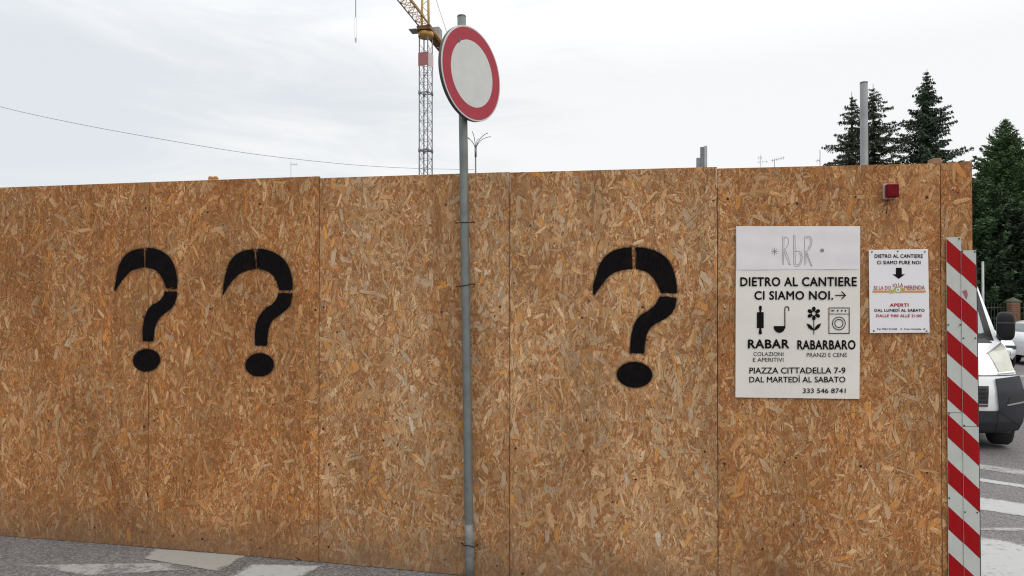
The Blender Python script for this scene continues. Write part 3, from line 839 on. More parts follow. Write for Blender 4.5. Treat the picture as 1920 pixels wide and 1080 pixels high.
def logo_(b):
    W_ = 0.62; q = lambda l_: [p1(x, y) for x, y in l_]
    stroke(b, q([(323,130),(320,288)]), W_, YI); stroke(b, q([(331,130),(328,290)]), W_, YI)
    stroke(b, q([(331,140),(345,134),(356,146),(355,170),(346,190),(331,205)]), W_, YI); stroke(b, q([(336,205),(352,240),(366,288),(358,288),(344,250),(331,215)]), W_, YI)
    stroke(b, q([(384,122),(385,286),(394,298),(415,296),(430,275),(434,245),(426,218),(410,212),(393,214),(392,122)]), W_, YI)
    stroke(b, q([(392,214),(394,285),(410,290),(424,268),(425,240),(416,222)]), W_, YI)
    stroke(b, q([(446,132),(447,292)]), W_, YI-0.0001)
    stroke(b, q([(450,132),(478,130),(488,150),(484,180),(470,205),(452,215)]), W_, YI); stroke(b, q([(452,138),(472,138),(480,154),(476,180),(464,200)]), W_, YI)
    stroke(b, q([(458,215),(472,255),(488,297),(480,290),(464,250),(454,222),(454,285)]), W_, YI)
def logo2_(b):
    W_ = 0.62; q = lambda l_: [p1(x, y) for x, y in l_]
    for k in range(4):
        t = math.pi*k/4
        stroke(b, q([(277-19*math.cos(t), 214-21*math.sin(t)), (277+19*math.cos(t), 214+21*math.sin(t))]), W_, YI-0.0001*k)
def logo3_(b):
    q = lambda l_: [p1(x, y) for x, y in l_]
    stroke(b, q(circ(545, 208, 9, 14)), 0.9, YI, True); stroke(b, q([(537,208),(553,208)]), 0.8, YI); stroke(b, q(circ(545, 208, 4, 8)), 0.7, YI, True)
icon('outlined_letters', None, GREYPRINT, post1, logo_)
icon('asterisk', None, GREYPRINT, post1, logo2_)
icon('ringed_mark', None, GREYPRINT, post1, logo3_)

# ---- small notice
SIGNPL = mat('white_plastic_sheet', (0.76, 0.745, 0.76), 0.4, var=0.03, vscale=5)
pc2 = [(1629, 468.5), (1740, 467), (1743, 623.5), (1631, 624.5)]
a = WP(1686, 546)
post2 = empty('notice', (a.x, -0.004, a.z), 0, 'small white notice with black down arrow, screwed beside the large poster', 'notice')
sheet('plastic_sheet', pc2, SIGNPL, post2, -0.0065, 0.003, 0.0003)
Y2 = -0.0085
def p2(x, y): return (1620 + x/6.0, 460 + y/6.0)
def T2(s, x0, x1, y0, y1, bold, m=BLACKPRINT):
    text_on_wall(s, 1620+x0/6, 1620+x1/6, 460+y0/6, 460+y1/6, m, post2, y=Y2, bold=bold)
T2('DIETRO AL CANTIERE', 120, 662, 97, 141, 0.024)
T2('CI SIAMO PURE NOI', 147, 637, 170, 213, 0.024)
T2('SE LA DO', 110, 305, 455, 498, 0.012, PLUMPRINT)
T2('IO', 325, 372, 428, 472, 0.012, PLUMPRINT)
T2('LA', 388, 440, 422, 468, 0.012, PLUMPRINT)
T2('MERENDA', 455, 685, 448, 498, 0.012, PLUMPRINT)
T2('APERTI', 290, 503, 650, 690, 0.028, REDPRINT)
T2('DAL LUNED\u00cc AL SABATO', 118, 683, 713, 747, 0.024)
T2('DALLE 9:00 ALLE 21:00', 138, 650, 774, 808, 0.024, REDPRINT)
T2('Tel. 0523 315468', 146, 372, 930, 950, 0.018)
T2('P.zza Cittadella, 10', 455, 690, 930, 950, 0.018)
icon('down_arrow', None, parent=post2, bld=lambda b: wall_poly(b, [p2(360,252), p2(425,252), p2(425,325), p2(462,325), p2(392,376), p2(320,325), p2(360,325)], Y2))
icon('orange_bar', None, ORANGEPRINT, post2, lambda b: wall_poly(b, [p2(100,507), p2(695,507), p2(695,530), p2(100,530)], Y2))
def yb_(b):
    wall_poly(b, [p2(*c_) for c_ in circ(392, 500, 62, 26, ry=34)], Y2-0.0003)
    wall_poly(b, [p2(*c_) for c_ in circ(310, 520, 34, 18, ry=19)], Y2-0.0005)
icon('yellow_emblem', None, YELLOWPRINT, post2, yb_)
def wb_(b): wall_poly(b, [p2(*c_) for c_ in circ(385, 502, 26, 18, ry=24)], Y2-0.0008)
icon('white_emblem_spot', None, SIGNPL, post2, wb_)
def dk_(b):
    wall_poly(b, [p2(*c_) for c_ in circ(383, 500, 9, 10, ry=12)], Y2-0.0011)
def dk2_(b):
    wall_poly(b, [p2(103,955), p2(118,955), p2(118,970), p2(103,970)], Y2)
def dk3_(b):
    stroke(b, [p2(410, 940), p2(432, 940)], 0.8, Y2); stroke(b, [p2(421, 929), p2(421, 951)], 0.8, Y2-0.0002)
icon('emblem_spot', None, GREYPRINT, post2, dk_)
icon('phone_symbol', None, GREYPRINT, post2, dk2_)
icon('cross_symbol', None, GREYPRINT, post2, dk3_)
for (x, y) in ((90,73),(380,66),(686,73),(112,963),(706,963)):
    q_ = WP(*p2(x, y), Y2); b_ = MB()
    b_.tube([q_ + Vector((0, 0.003, 0)), q_ + Vector((0, -0.0022, 0))], [0.0042, 0.0036], 10); b_.build('screw', SCREW, post2)

# ---- red warning lamp
LAMPRED = mat('red_lens', (0.20, 0.001, 0.004), 0.3, spec=0.15, coat=0.0, var=0.35, vscale=40)
LAMPBASE = mat('dull_pink_white_base', (0.46, 0.36, 0.36), 0.5, var=0.15, vscale=30)
a = WP(1654, 345.5); b = WP(1680, 374)
wl, hl = b.x-a.x, a.z-b.z
cxl, czl = (a.x+b.x)/2, (a.z+b.z)/2
lamp = empty('warning_lamp', (cxl, 0, czl), 0, 'small square red warning lamp fixed near the top of the hoarding', 'warning lamp')
m_ = MB(); m_.box((cxl-0.001, -0.012, czl), (wl*0.98, 0.018, hl)); m_.build('base', LAMPBASE, lamp, bevel=0.003)
m_ = MB(); m_.box((cxl+0.001, -0.040, czl), (wl*0.86, 0.040, hl*0.86)); le = m_.build('lens', LAMPRED, lamp, bevel=0.006)
m_ = MB()
for k in range(5): m_.box((cxl+0.001, -0.061, czl-hl*0.32+hl*0.16*k), (wl*0.76, 0.003, 0.0025))
m_.build('lens_ribs', LAMPRED, lamp)
m_ = MB(); q_ = WP(1663, 376); m_.tube([(q_.x, -0.004, q_.z+0.004), (q_.x-0.001, -0.005, q_.z-0.03), (WP(1662,398).x, -0.003, WP(1662,398).z)], 0.0016, 6)
m_.tube([(WP(1662,396).x, -0.003, WP(1662,396).z), (WP(1662,400).x, -0.003, WP(1662,400).z)], 0.004, 8)
m_.build('cable', DARKWIRE, lamp)

# ------------------------------------------------------------------ red and white striped boards
def clip_poly(poly, zlo, zhi):
    for lim, sgn in ((zlo, 1), (zhi, -1)):
        res = []
        for k in range(len(poly)):
            a, b = poly[k-1], poly[k]
            ina, inb = sgn*(a[1]-lim) >= 0, sgn*(b[1]-lim) >= 0
            if ina != inb:
                t = (lim-a[1])/(b[1]-a[1]); res.append((a[0]+(b[0]-a[0])*t, lim))
            if inb: res.append(b)
        poly = res
        if len(poly) < 3: return None
    return poly
def board(label, uL, uR, vtop, vbot, vred_left, y, group):
    """one plate between photo-measured edges; vred_left: v of the top of a red band on the line u = 1774"""
    aL = WP(uL[0], vtop, y); aR = WP(uR[0], vtop, y)
    bL = WP(uL[1], vbot, y) if vbot < 1075 else None
    xL0, xR0 = aL.x, aR.x
    if bL is None: zb_ = gz(WP(uL[1], 1000, y).x) + 0.012; xL1, xR1 = WP(uL[1], 1080, y).x, WP(uR[1], 1080, y).x
    else: zb_ = bL.z; xL1, xR1 = bL.x, WP(uR[1], vbot, y).x
    zt_ = aL.z
    t = empty('hazard_board', ((xL0+xR0)/2, y, zb_), 0, label, 'hazard board', group)
    def xl(z): k = (z-zb_)/(zt_-zb_); return xL1*(1-k) + xL0*k
    def xr(z): k = (z-zb_)/(zt_-zb_); return xR1*(1-k) + xR0*k
    m1 = MB()
    th = 0.003
    fr = [(xl(zb_), y, zb_), (xr(zb_), y, zb_), (xr(zt_), y, zt_), (xl(zt_), y, zt_)]
    bk = [(p[0], y+th, p[2]) for p in fr]
    m1.poly(fr); m1.poly(bk[::-1])
    for k in range(4): m1.poly([fr[(k+1)%4], fr[k], bk[k], bk[(k+1)%4]])
    m1.build('plate', WHITEFILM, t)
    zpx = (WP(1790, 500, y).z - WP(1790, 1000, y).z)/500
    per = 86.2*zpx; half = 43.2*zpx
    z0 = WP(1774, vred_left, y).z; x_ref = WP(1774, 700, y).x
    slope = -(48/55.5)*zpx/((WP(1830, 600, y).x-WP(1774, 600, y).x)/56)
    for k in range(-12, 14):
        zt2 = z0 - per*k
        pl = []
        e = 0.0006
        xa, xb = min(xL0, xL1)+e, max(xR0, xR1)-e
        f_ = lambda x, zz: zz + slope*(x-x_ref)
        poly = [(xa, f_(xa, zt2)), (xb, f_(xb, zt2)), (xb, f_(xb, zt2-half)), (xa, f_(xa, zt2-half))]
        poly = clip_poly(poly, zb_+e, zt_-e)
        if not poly: continue
        q = MB(); q.poly([(min(max(p[0], xl(p[1])+e), xr(p[1])-e), y-0.0009, p[1]) for p in poly])
        q.build('red_stripe', REDFILM, t)
    return t, y
G_ = 'red and white striped boards at the hoarding end'
t1, _ = board('upper left striped board, reaching highest at the hoarding end', (1774.2, 1776.5), (1802.2, 1805.6), 445, 773, 446, -0.0100, G_)
t2, _ = board('upper right striped board with a red smudge, at the hoarding edge', (1801.8, 1805.2), (1829.8, 1834.6), 469.5, 799, 446, -0.0140, G_)
t3, _ = board('lower left striped board, down to the asphalt', (1776.5, 1778.5), (1805.0, 1807.5), 774, 1080, 774.5, -0.0100, G_)
t4, _ = board('lower right striped board, below the smudged one', (1805.6, 1808.0), (1835, 1838.5), 800, 1080, 774.5, -0.0140, G_)
for t, lst in ((t1, [(1799,447.5),(1778.5,609),(1801,609)]), (t2, [(1828,472),(1804.5,471),(1806.5,634),(1829,634)]), (t3, [(1780,776),(1780,934)]), (t4, [(1808,797.5),(1833,798),(1809.5,960),(1832.5,961)])):
    for (u, v) in lst:
        yb = -0.0155; q_ = WP(u, v, yb); b_ = MB()
        b_.tube([q_ + Vector((0, 0.004, 0)), q_ + Vector((0, -0.002, 0))], [0.0042, 0.0036], 10); b_.build('screw', SCREW, t)
SMUDGE = mat('pink_scuff', (0.45, 0.13, 0.14), 0.6, var=0.5, vscale=80)
m_ = MB(); wall_poly(m_, [(1804,546),(1812,543),(1815,552),(1812,562),(1808,554)], -0.0152); m_.build('scuff', SMUDGE, t2)
# black edge trim behind the right boards
m_ = MB()
a = WP(1829.5, 468); b = WP(1838, 1078)
m_.box(((a.x+b.x)/2-0.002, 0.006, a.z/2+0.01), (0.004, 0.036, a.z-0.03), Matrix.Rotation(math.atan2(b.x-a.x, a.z)*-1, 3, 'Y')); m_.build('edge_trim', BLACKEDGE, hoard)

# ------------------------------------------------------------------ round sign on its pole
def pole_at(v): return WP(865.5 + (v-30)/1050*15.3, v, -0.047)
a = pole_at(1080); top = pole_at(31)
base = Vector((a.x + (a.x-top.x)*0.02, -0.047, gz(a.x)-0.01))
sp_ = empty('round_road_sign', (base.x, base.y, 0), 0, 'round white road sign with red rim on a grey steel pole wired to the hoarding', 'road sign')
R_P = 0.0272
m_ = MB()
pts = [base] + [pole_at(v) for v in range(1050, 31, -60)] + [top]
m_.tube(pts, R_P, 28)
m_.build('pole', GALV, sp_)
m_ = MB(); m_.tube([top, top+Vector((0,0,0.006))], [R_P+0.002, R_P*0.9], 24); m_.build('pole_cap', GALV, sp_)
m_ = MB(); m_.tube([base, pole_at(1050), pole_at(1020), pole_at(982)], R_P+0.0012, 28); m_.build('worn_sleeve', GALV_WORN, sp_)
q_ = pole_at(915); m_ = MB()
m_.grid(lambda a_, b_: q_ + Vector((R_P*1.01*math.sin(-0.6+a_*0.9), -R_P*1.01*math.cos(-0.6+a_*0.9)+0.0, (b_-0.5)*0.035*math.sqrt(max(0.05, 1-(2*a_-1)**2)))), 10, 8)
m_.build('dent', mat('dark_dent', (0.13, 0.14, 0.14), 0.6, 0.3), sp_)
for (v0, v1, uu0, uu1) in ((418, 417, 857, 889), (537, 533, 856, 890), (1018, 1021, 866, 896)):
    pA = WP(uu0, v0, -0.001); pB = WP(uu1, v1, -0.001); m_ = MB()
    cen = pole_at((v0+v1)/2)
    arc = [pA]
    for k in range(13):
        t = math.pi - math.pi*k/12
        arc.append(Vector((cen.x + (R_P+0.0025)*math.cos(t), cen.y - (R_P+0.0025)*math.sin(t), pA.z*(1-k/12)+pB.z*k/12 + math.sin(math.pi*k/12)*(1.744-pA.z)*0.011)))
    arc.append(pB)
    m_.tube(arc, 0.0017, 6); m_.tube([p + Vector((0, -0.0005, -0.003)) for p in arc], 0.0014, 6)
    m_.tube([pA + Vector((0, 0.002, 0)), pA + Vector((0, -0.006, 0))], 0.005, 8); m_.tube([pB + Vector((0, 0.002, 0)), pB + Vector((0, -0.006, 0))], 0.005, 8)
    m_.build('wire_tie', DARKWIRE, sp_)
# disc: faces the camera's right
AZ = math.radians(63.5)
nrm = Vector((math.sin(AZ), -math.cos(AZ), 0.0)).normalized()
pc_ = pole_at(138)
dc = pc_ + nrm*0.060 + Vector((0.016, 0, -0.014))
sx_ = Vector((math.cos(AZ), math.sin(AZ), 0)); sz_ = Vector((0, 0, 1))
tilt = Matrix.Rotation(math.radians(-0.9), 3, 'Y')
sx_ = tilt @ sx_; sz_ = tilt @ sz_
def disc_pt(r, t, off=0.0): return dc + sx_*(r*math.cos(t)) + sz_*(r*math.sin(t)) + nrm*off
RD = 0.293
SIGNRED = mat('faded_red_reflective', (0.36, 0.036, 0.052), 0.5, var=0.12, vscale=9, spec=0.2)
SIGNWHITE = mat('dull_white_reflective', (0.55, 0.56, 0.54), 0.5, var=0.08, vscale=11, detail=9, spec=0.2)
SIGNBORDER = mat('white_border', (0.50, 0.48, 0.46), 0.4)
SIGNBACK = mat('grey_sign_back', (0.06, 0.065, 0.062), 0.55, 0.2)
n_ = 96
def ring(mbx, r0, r1, o0, o1=None):
    o1 = o0 if o1 is None else o1
    for k in range(n_):
        a0, a1 = 2*math.pi*k/n_, 2*math.pi*(k+1)/n_
        if r0 == 0: mbx.poly([disc_pt(0,0,o0), disc_pt(r1,a0,o1), disc_pt(r1,a1,o1)])
        else: mbx.quad(disc_pt(r0,a0,o0), disc_pt(r1,a0,o1), disc_pt(r1,a1,o1), disc_pt(r0,a1,o0))
m_ = MB(); ring(m_, 0, RD*0.705, 0.0010); m_.build('white_centre', SIGNWHITE, sp_)
m_ = MB(); ring(m_, RD*0.700, RD*0.965, 0.0006); m_.build('red_ring', SIGNRED, sp_)
m_ = MB(); ring(m_, RD*0.955, RD*0.995, 0.0); ring(m_, RD*0.995, RD, 0.0, -0.003); m_.build('white_border', SIGNBORDER, sp_)
m_ = MB(); ring(m_, RD, RD, -0.003, -0.024); ring(m_, 0, RD-0.001, -0.006)
ring(m_, RD-0.018, RD, -0.024); m_.build('rolled_rim', SIGNBACK, sp_)
for dz in (-0.14, 0.12):
    m_ = MB(); q_ = pole_at(138) + Vector((0, 0, dz)); q_ = Vector((q_.x, q_.y, q_.z))
    m_.tube([q_ + Vector((0,0,-0.018)), q_ + Vector((0,0,0.018))], R_P+0.004, 24)
    m_.box(q_ + nrm*0.036, (0.05, 0.02, 0.03), Matrix.Rotation(AZ, 3, 'Z'))
    m_.box(dc - nrm*0.016 + Vector((0, 0, dz)), (0.36, 0.016, 0.03), Matrix.Rotation(AZ, 3, 'Z'))
    m_.build('clamp', GALV, sp_)
m_ = MB(); cc = disc_pt(0.215, math.radians(125), 0.0018)
m_.poly([cc + sx_*0.008*math.cos(t) + sz_*0.018*math.sin(t) for t in [2*math.pi*k/10 for k in range(10)]]); m_.build('chip', GREYPRINT, sp_)

# ------------------------------------------------------------------ things that peep over the hoarding
def gpole(name, u, vtop, d, r, m, label, cat, group=None, dome=True, lean=0.0, nseg=20):
    t = P(u, vtop, d)
    g = gz(t.x, t.y)
    e = empty(name, (t.x, t.y, g), 0, label, cat, group)
    b_ = MB()
    b_.tube([(t.x+lean, t.y, g), (t.x, t.y, t.z-0.01)], r, nseg); b_.build('shaft', m, e)
    b_ = MB()
    if dome: b_.tube([(t.x, t.y, t.z-0.012), (t.x, t.y, t.z-0.004), (t.x, t.y, t.z)], [r*1.04, r*1.04, r*0.8], nseg)
    else: b_.tube([(t.x, t.y, t.z-0.01), (t.x, t.y, t.z)], r, nseg)
    b_.build('cap', m, e)
    return e
CONCG = mat('grey_tube', (0.22, 0.23, 0.235), 0.6, 0.2, var=0.25, vscale=9)
gpole('steel_pole', 1619.5, 153.5, 6.2, 0.0325, CONCG, 'thick bare grey pole standing behind the hoarding in front of the spruces', 'pole', lean=0.01)
for (u0, u1, vt, lab, col) in ((1306.3, 1313.2, 296, 'shortest grey steel channel, left of the three behind the hoarding', (.24,.25,.26)), (1313.6, 1319.6, 275.5, 'middle grey steel channel, darker, behind the hoarding', (.20,.21,.22)), (1320.6, 1325.8, 273.5, 'tallest and palest steel channel of the three behind the hoarding', (.45,.46,.46))):
    a = P(u0, vt, 5.6); b = P(u1, vt, 5.6); g = gz(a.x, a.y); w_ = (b-a).length
    mm_ = mat('channel_steel', col, 0.5, 0.4, var=0.2, vscale=20)
    e = empty('steel_channel', ((a.x+b.x)/2, a.y, g), 0, lab, 'steel channel', 'steel channels behind the hoarding')
    b_ = MB(); b_.box(((a.x+b.x)/2, a.y, (a.z+g)/2), (w_, 0.004, a.z-g)); b_.build('web', mm_, e)
    for sx in (-1, 1):
        b_ = MB(); b_.box(((a.x+b.x)/2 + sx*(w_/2-0.002), a.y+0.019, (a.z+g)/2), (0.004, 0.033, a.z-g)); b_.build('flange', mm_, e)
for (u, lab) in ((395.5, 'left of two orange wooden stake ends just above the hoarding'), (404.5, 'right of two orange wooden stake ends just above the hoarding')):
    t = P(u, 330, 4.95); e = empty('wooden_stake', (t.x, t.y, gz(t.x, t.y)), 0, lab, 'wooden stake', 'stake ends over the hoarding')
    b_ = MB(); b_.tube([(t.x, t.y, gz(t.x, t.y)), (t.x, t.y, t.z-0.022)], 0.019, 14); b_.build('shaft', ORANGEWOOD, e)
    b_ = MB(); b_.tube([(t.x, t.y, t.z-0.022), (t.x, t.y, t.z-0.010), (t.x, t.y, t.z-0.003), (t.x, t.y, t.z)], [0.019, 0.0175, 0.012, 0.005], 14); b_.build('rounded_tip', ORANGEWOOD, e)

# street lamp with six arms
LAMPG = mat('lamp_post_grey', (0.14, 0.15, 0.16), 0.5, 0.4)
LD = 35.0
t = P(891.8, 277, LD); g = gz(t.x, t.y)
sl = empty('street_lamp', (t.x, t.y, g), 0, 'tall street lamp with six curved arms rising behind the hoarding', 'street lamp')
b_ = MB(); b_.tube([(t.x, t.y, g), (t.x, t.y, t.z-0.45)], [0.075, 0.036], 14); b_.build('post', LAMPG, sl)
b_ = MB(); b_.tube([(t.x, t.y, t.z-0.47), (t.x, t.y, t.z)], [0.056, 0.056], 14); b_.build('collar', LAMPG, sl)
for k in range(6):
    an = math.radians(-99 + 60*k)
    dv = (RT*math.cos(an) + Vector((FW.x, FW.y, 0))*math.sin(an)).normalized()
    A = Vector((t.x, t.y, t.z-0.02))
    arc = [A + dv*(0.03 + 0.80*(q**1.5)) + Vector((0,0,0.66*math.sin(q*1.45))) for q in [j/12 for j in range(13)]]
    b_ = MB(); b_.tube(arc, 0.017, 8); ar = b_.build('arm', LAMPG, sl)
    e_ = arc[-1]; b_ = MB()
    up_ = Vector((0,0,0.10))
    b_.tube([e_, e_+dv*0.07+up_*0.15, e_+dv*0.2+up_*0.6, e_+dv*0.33+up_*1.0, e_+dv*0.37+up_*1.1], [0.03, 0.075, 0.095, 0.07, 0.012], 10); b_.build('lamp_head', LAMPG, ar)

# overhead cable
cab = [(-260,128),(0,200),(140,231),(283,257.5),(467,287.5),(633,306.5),(720,313),(800,316.3),(888,318)]
def vof(u):
    for k in range(len(cab)-1):
        if cab[k][0] <= u <= cab[k+1][0]:
            p0 = cab[max(k-1,0)]; p1_ = cab[k]; p2_ = cab[k+1]; p3 = cab[min(k+2,len(cab)-1)]
            tt = (u-p1_[0])/(p2_[0]-p1_[0])
            m1 = (p2_[1]-p0[1])/(p2_[0]-p0[0])*(p2_[0]-p1_[0]); m2 = (p3[1]-p1_[1])/(p3[0]-p1_[0])*(p2_[0]-p1_[0])
            h00 = 2*tt**3-3*tt**2+1; h10 = tt**3-2*tt**2+tt; h01 = -2*tt**3+3*tt**2; h11 = tt**3-tt**2
            return h00*p1_[1]+h10*m1+h01*p2_[1]+h11*m2
    return cab[-1][1]
inv = lambda u: 1/12.0 + (1/35.0-1/12.0)*(u+260)/1148.0
pts = [P(u, vof(u), 1/inv(u)) for u in np.linspace(-260, 888, 60)]
b_ = MB(); b_.tube(pts, [0.0035+0.006*k/59 for k in range(60)], 6)
tag(b_.build('overhead_cable', mat('cable_grey', (0.22,0.22,0.225), 0.6)), 'thin sagging overhead cable crossing the sky at left', 'cable')

# antennas
ANT = mat('antenna_metal', (0.28,0.28,0.29), 0.5, 0.5)
def antenna(u, vt, d, bars, label, r=0.02):
    t = P(u, vt, d); g = gz(t.x, t.y)
    e = empty('tv_antenna', (t.x, t.y, g), 0, label, 'antenna', 'rooftop antennas beyond the hoarding')
    b_ = MB(); b_.tube([(t.x, t.y, g), t], r, 8); b_.build('mast', ANT, e)
    for (u0, v0, u1, v1, n) in bars:
        A, B = P(u0, v0, d), P(u1, v1, d); b_ = MB()
        b_.tube([A, B], r*0.7, 6)
        for k in range(n):
            c_ = A.lerp(B, (k+0.5)/n); b_.tube([c_+Vector((0.0,0,-0.13)), c_+Vector((0.0,0,0.13))], r*0.5, 5)
        b_.build('boom', ANT, e)
    return e
antenna(545.5, 304, 60, [(544, 309, 558, 308, 4)], 'tiny leftmost antenna above the hoarding, left of the crane')
antenna(1425.5, 290, 55, [(1420, 304, 1440, 303, 3), (1420,296,1430,296,2)], 'faint stubby antenna right of the steel channels')
antenna(1452, 299, 50, [(1446, 301.5, 1471, 295.5, 6)], 'slanted antenna boom between the channels and the spruces', 0.025)
antenna(1537.5, 281, 50, [(1530, 302, 1538, 300, 2)], 'thin straight mast just left of the spruces', 0.028)

# ------------------------------------------------------------------ tower crane
CR = mat('crane_galvanised_grey', (0.17, 0.18, 0.195), 0.55, 0.3)
CO = mat('crane_orange_yellow', (0.52, 0.27, 0.05), 0.5, var=0.35, vscale=2)
CB = mat('crane_dark_brown', (0.20, 0.10, 0.035), 0.6, var=0.3, vscale=2)
CY = mat('crane_yellow', (0.58, 0.42, 0.13), 0.5, var=0.2, vscale=2)
CD = 90.0
ct = P(798.5, 66, CD); cg = gz(ct.y)
crane = empty('tower_crane', (ct.x, ct.y, cg), 0, 'tall tower crane with grey lattice mast and orange jib behind the hoarding', 'crane')
Rm = 0.88; ang0 = math.radians(23.5)
RTh = RT.normalized(); FWh = Vector((FW.x, FW.y, 0)).normalized()
def corner(k, z, r=Rm):
    a_ = ang0 + k*math.pi/2
    return Vector((ct.x, ct.y, z)) + RTh*r*math.cos(a_) + FWh*r*math.sin(a_)
zt = ct.z - 0.2
for k in range(4):
    b_ = MB(); b_.tube([corner(k, cg), corner(k, zt)], 0.085, 6); b_.build('mast_leg', CR, crane)
b_ = MB(); z = cg; i = 0
bay = 1.25
while z + bay < zt:
    for k in range(4):
        A, B = (corner(k, z), corner(k+1, z+bay)) if i % 2 == 0 else (corner(k+1, z), corner(k, z+bay))
        b_.tube([A, B], 0.034, 4)
        b_.tube([corner(k, z), corner(k+1, z)], 0.030, 4)
    z += bay; i += 1
o = b_.build('mast_lattice', CR, crane)
for v in (175, 283):
    z = P(798, v, CD).z; b_ = MB()
    for k in range(4): b_.tube([corner(k, z-0.25), corner(k, z+0.25)], 0.14, 6); b_.tube([corner(k, z), corner(k+1, z)], 0.08, 4)
    b_.build('mast_joint', CR, crane)
# company plate on two faces, faded pink with unreadable pale lines
PINK = mat('faded_pink_plate', (0.38, 0.13, 0.14), 0.6, var=0.2, vscale=3)
PALE = mat('pale_plate', (0.50, 0.42, 0.41), 0.6)
zA, zB = P(796, 101, CD).z, P(796, 126, CD).z
order = sorted(range(4), key=lambda k: (corner(k, 0)-CAM).dot(FWh))
near = order[0]
def face_plate(k0, k1, m, lines):
    a_, b2 = corner(k0, zA, Rm*1.18), corner(k1, zA, Rm*1.18); a2, b3 = corner(k0, zB, Rm*1.18), corner(k1, zB, Rm*1.18)
    nn = (b2-a_).cross(Vector((0,0,1))).normalized()
    if nn.dot(CAM-a_) < 0: nn = -nn
    b_ = MB()
    p8 = [a_, b2, b3, a2]; q8 = [p - nn*0.04 for p in p8]
    b_.poly(p8); b_.poly(q8[::-1])
    for j in range(4): b_.poly([p8[j], p8[(j+1)%4], q8[(j+1)%4], q8[j]])
    pl = b_.build('site_plate', m, crane)
    if lines:
        b_ = MB()
        for (f0, f1, x0, x1) in ((0.42, 0.52, 0.06, 0.93), (0.80, 0.87, 0.1, 0.62)):
            L_ = lambda x, f: a_.lerp(b2, x).lerp(a2.lerp(b3, x), f) + nn*0.012
            b_.poly([L_(x0, f0), L_(x1, f0), L_(x1, f1), L_(x0, f1)])
        b_.build('pale_line', PALE, pl)
lr = sorted([(near+1) % 4, (near-1) % 4], key=lambda k: (corner(k, 0)-CAM).dot(RTh))
face_plate(near, lr[0], PINK, True)
face_plate(near, lr[1], PALE, False)
# slewing ring, platform
b_ = MB(); b_.tube([(ct.x, ct.y, zt-0.1), (ct.x, ct.y, zt+0.5)], [1.0, 1.0], 20); b_.build('slewing_ring', CO, crane)
jd = (P(748, 0, 79.9) - P(798, 62, 90.0)); jd.z = 0; jd.normalize()
js = Vector((-jd.y, jd.x, 0))
if js.dot(RTh) > 0: js = -js       # js points image-left
b_ = MB(); Rj = Matrix.Rotation(math.atan2(jd.y, jd.x), 3, 'Z')
b_.box(Vector((ct.x, ct.y, zt+0.9)), (2.0, 1.9, 0.5), Rj); b_.build('turntable', CB, crane)
b_ = MB(); b_.box(Vector((ct.x, ct.y, zt+0.75)) + js*1.55 + jd*0.2, (1.6, 1.0, 0.10), Rj)
b_.build('platform', CR, crane)
zj = zt + 1.2
# jib: two lower chords, one upper, diagonals
def lattice(name, d0, d1, wd, hh, zc, m, rc, bayl):
    J = lambda s_, side, top_: Vector((ct.x, ct.y, zc)) + jd*s_ + (js*(side*wd/2)) + Vector((0,0,hh if top_ else 0))
    e = MB(); e.tube([J(d0, 1, 0), J(d1, 1, 0)], rc, 6); o1 = e.build(name+'_chord', m[0], crane)
    e = MB(); e.tube([J(d0, -1, 0), J(d1, -1, 0)], rc*1.6, 6); e.build(name+'_chord', m[1], crane)
    e = MB(); e.tube([J(d0, 0, 1), J(d1, 0, 1)], rc, 6); e.build(name+'_chord', m[1], crane)
    e = MB(); s_ = d0; sg = 1 if d1 > d0 else -1; i = 0
    while (s_ - d1)*sg < 0:
        s2 = s_ + sg*bayl
        e.tube([J(s_, 1 if i % 2 else -1, 0), J(s2, -1 if i % 2 else 1, 0)], rc*0.5, 4)
        e.tube([J(s_, 1, 0), J(s_, -1, 0)], rc*0.5, 4)
        for sd_ in (1, -1): e.tube([J(s_, sd_, 0), J((s_+s2)/2, 0, 1)], rc*0.5, 4); e.tube([J((s_+s2)/2, 0, 1), J(s2, sd_, 0)], rc*0.5, 4)
        s_ = s2; i += 1
    e.build(name+'_lattice', m[2], crane)
lattice('jib', 0.8, 44, 1.5, 1.25, zj, (CR, CO, CO), 0.085, 1.4)
lattice('counter_jib', -0.8, -13, 1.3, 0.8, zj-0.1, (CB, CO, CB), 0.14, 1.0)
b_ = MB(); b_.box(Vector((ct.x, ct.y, zj+0.0)) - jd*5 , (9, 0.9, 0.12), Rj); b_.build('walkway', CB, crane)
cbp = P(820.5, 62, 97.0); b_ = MB(); b_.box(Vector((cbp.x, cbp.y, zj+1.5)), (1.6, 0.9, 2.1), Rj); b_.build('ballast_block', mat('ballast_grey', (.30,.30,.28), .8), crane)
# tower head: two yellow legs and thin lattice
for u0, u1 in ((790.5, 789), (804, 803.5)):
    A = P(u0, 62, CD); B = A + Vector((0,0,8.5)) + (RTh*(0.9 if u0 < 800 else -0.9))*0.15
    b_ = MB(); b_.tube([A, B], 0.16, 8); b_.build('tower_head_leg', CY, crane)
b_ = MB(); A0, B0 = P(790.5, 62, CD+0.3), P(804, 62, CD+0.3)
for k in range(9):
    z = k*0.9
    p_, q_ = A0+Vector((0,0,z)), B0+Vector((0,0,z+0.9))
    if k % 2: p_, q_ = B0+Vector((0,0,z)), A0+Vector((0,0,z+0.9))
    b_.tube([p_, q_], 0.035, 4)
b_.build('tower_head_lattice', CR, crane)
apex = P(798, 62, CD) + Vector((0,0,8.6))
b_ = MB(); b_.tube([apex, Vector((ct.x, ct.y, zj+0.8)) - jd*12 + RTh*0.5], 0.03, 5); b_.build('stay_rope', CR, crane)
b_ = MB(); b_.tube([apex, Vector((ct.x, ct.y, zj+1.3)) + jd*34], 0.04, 5); b_.build('stay_rope', CR, crane)
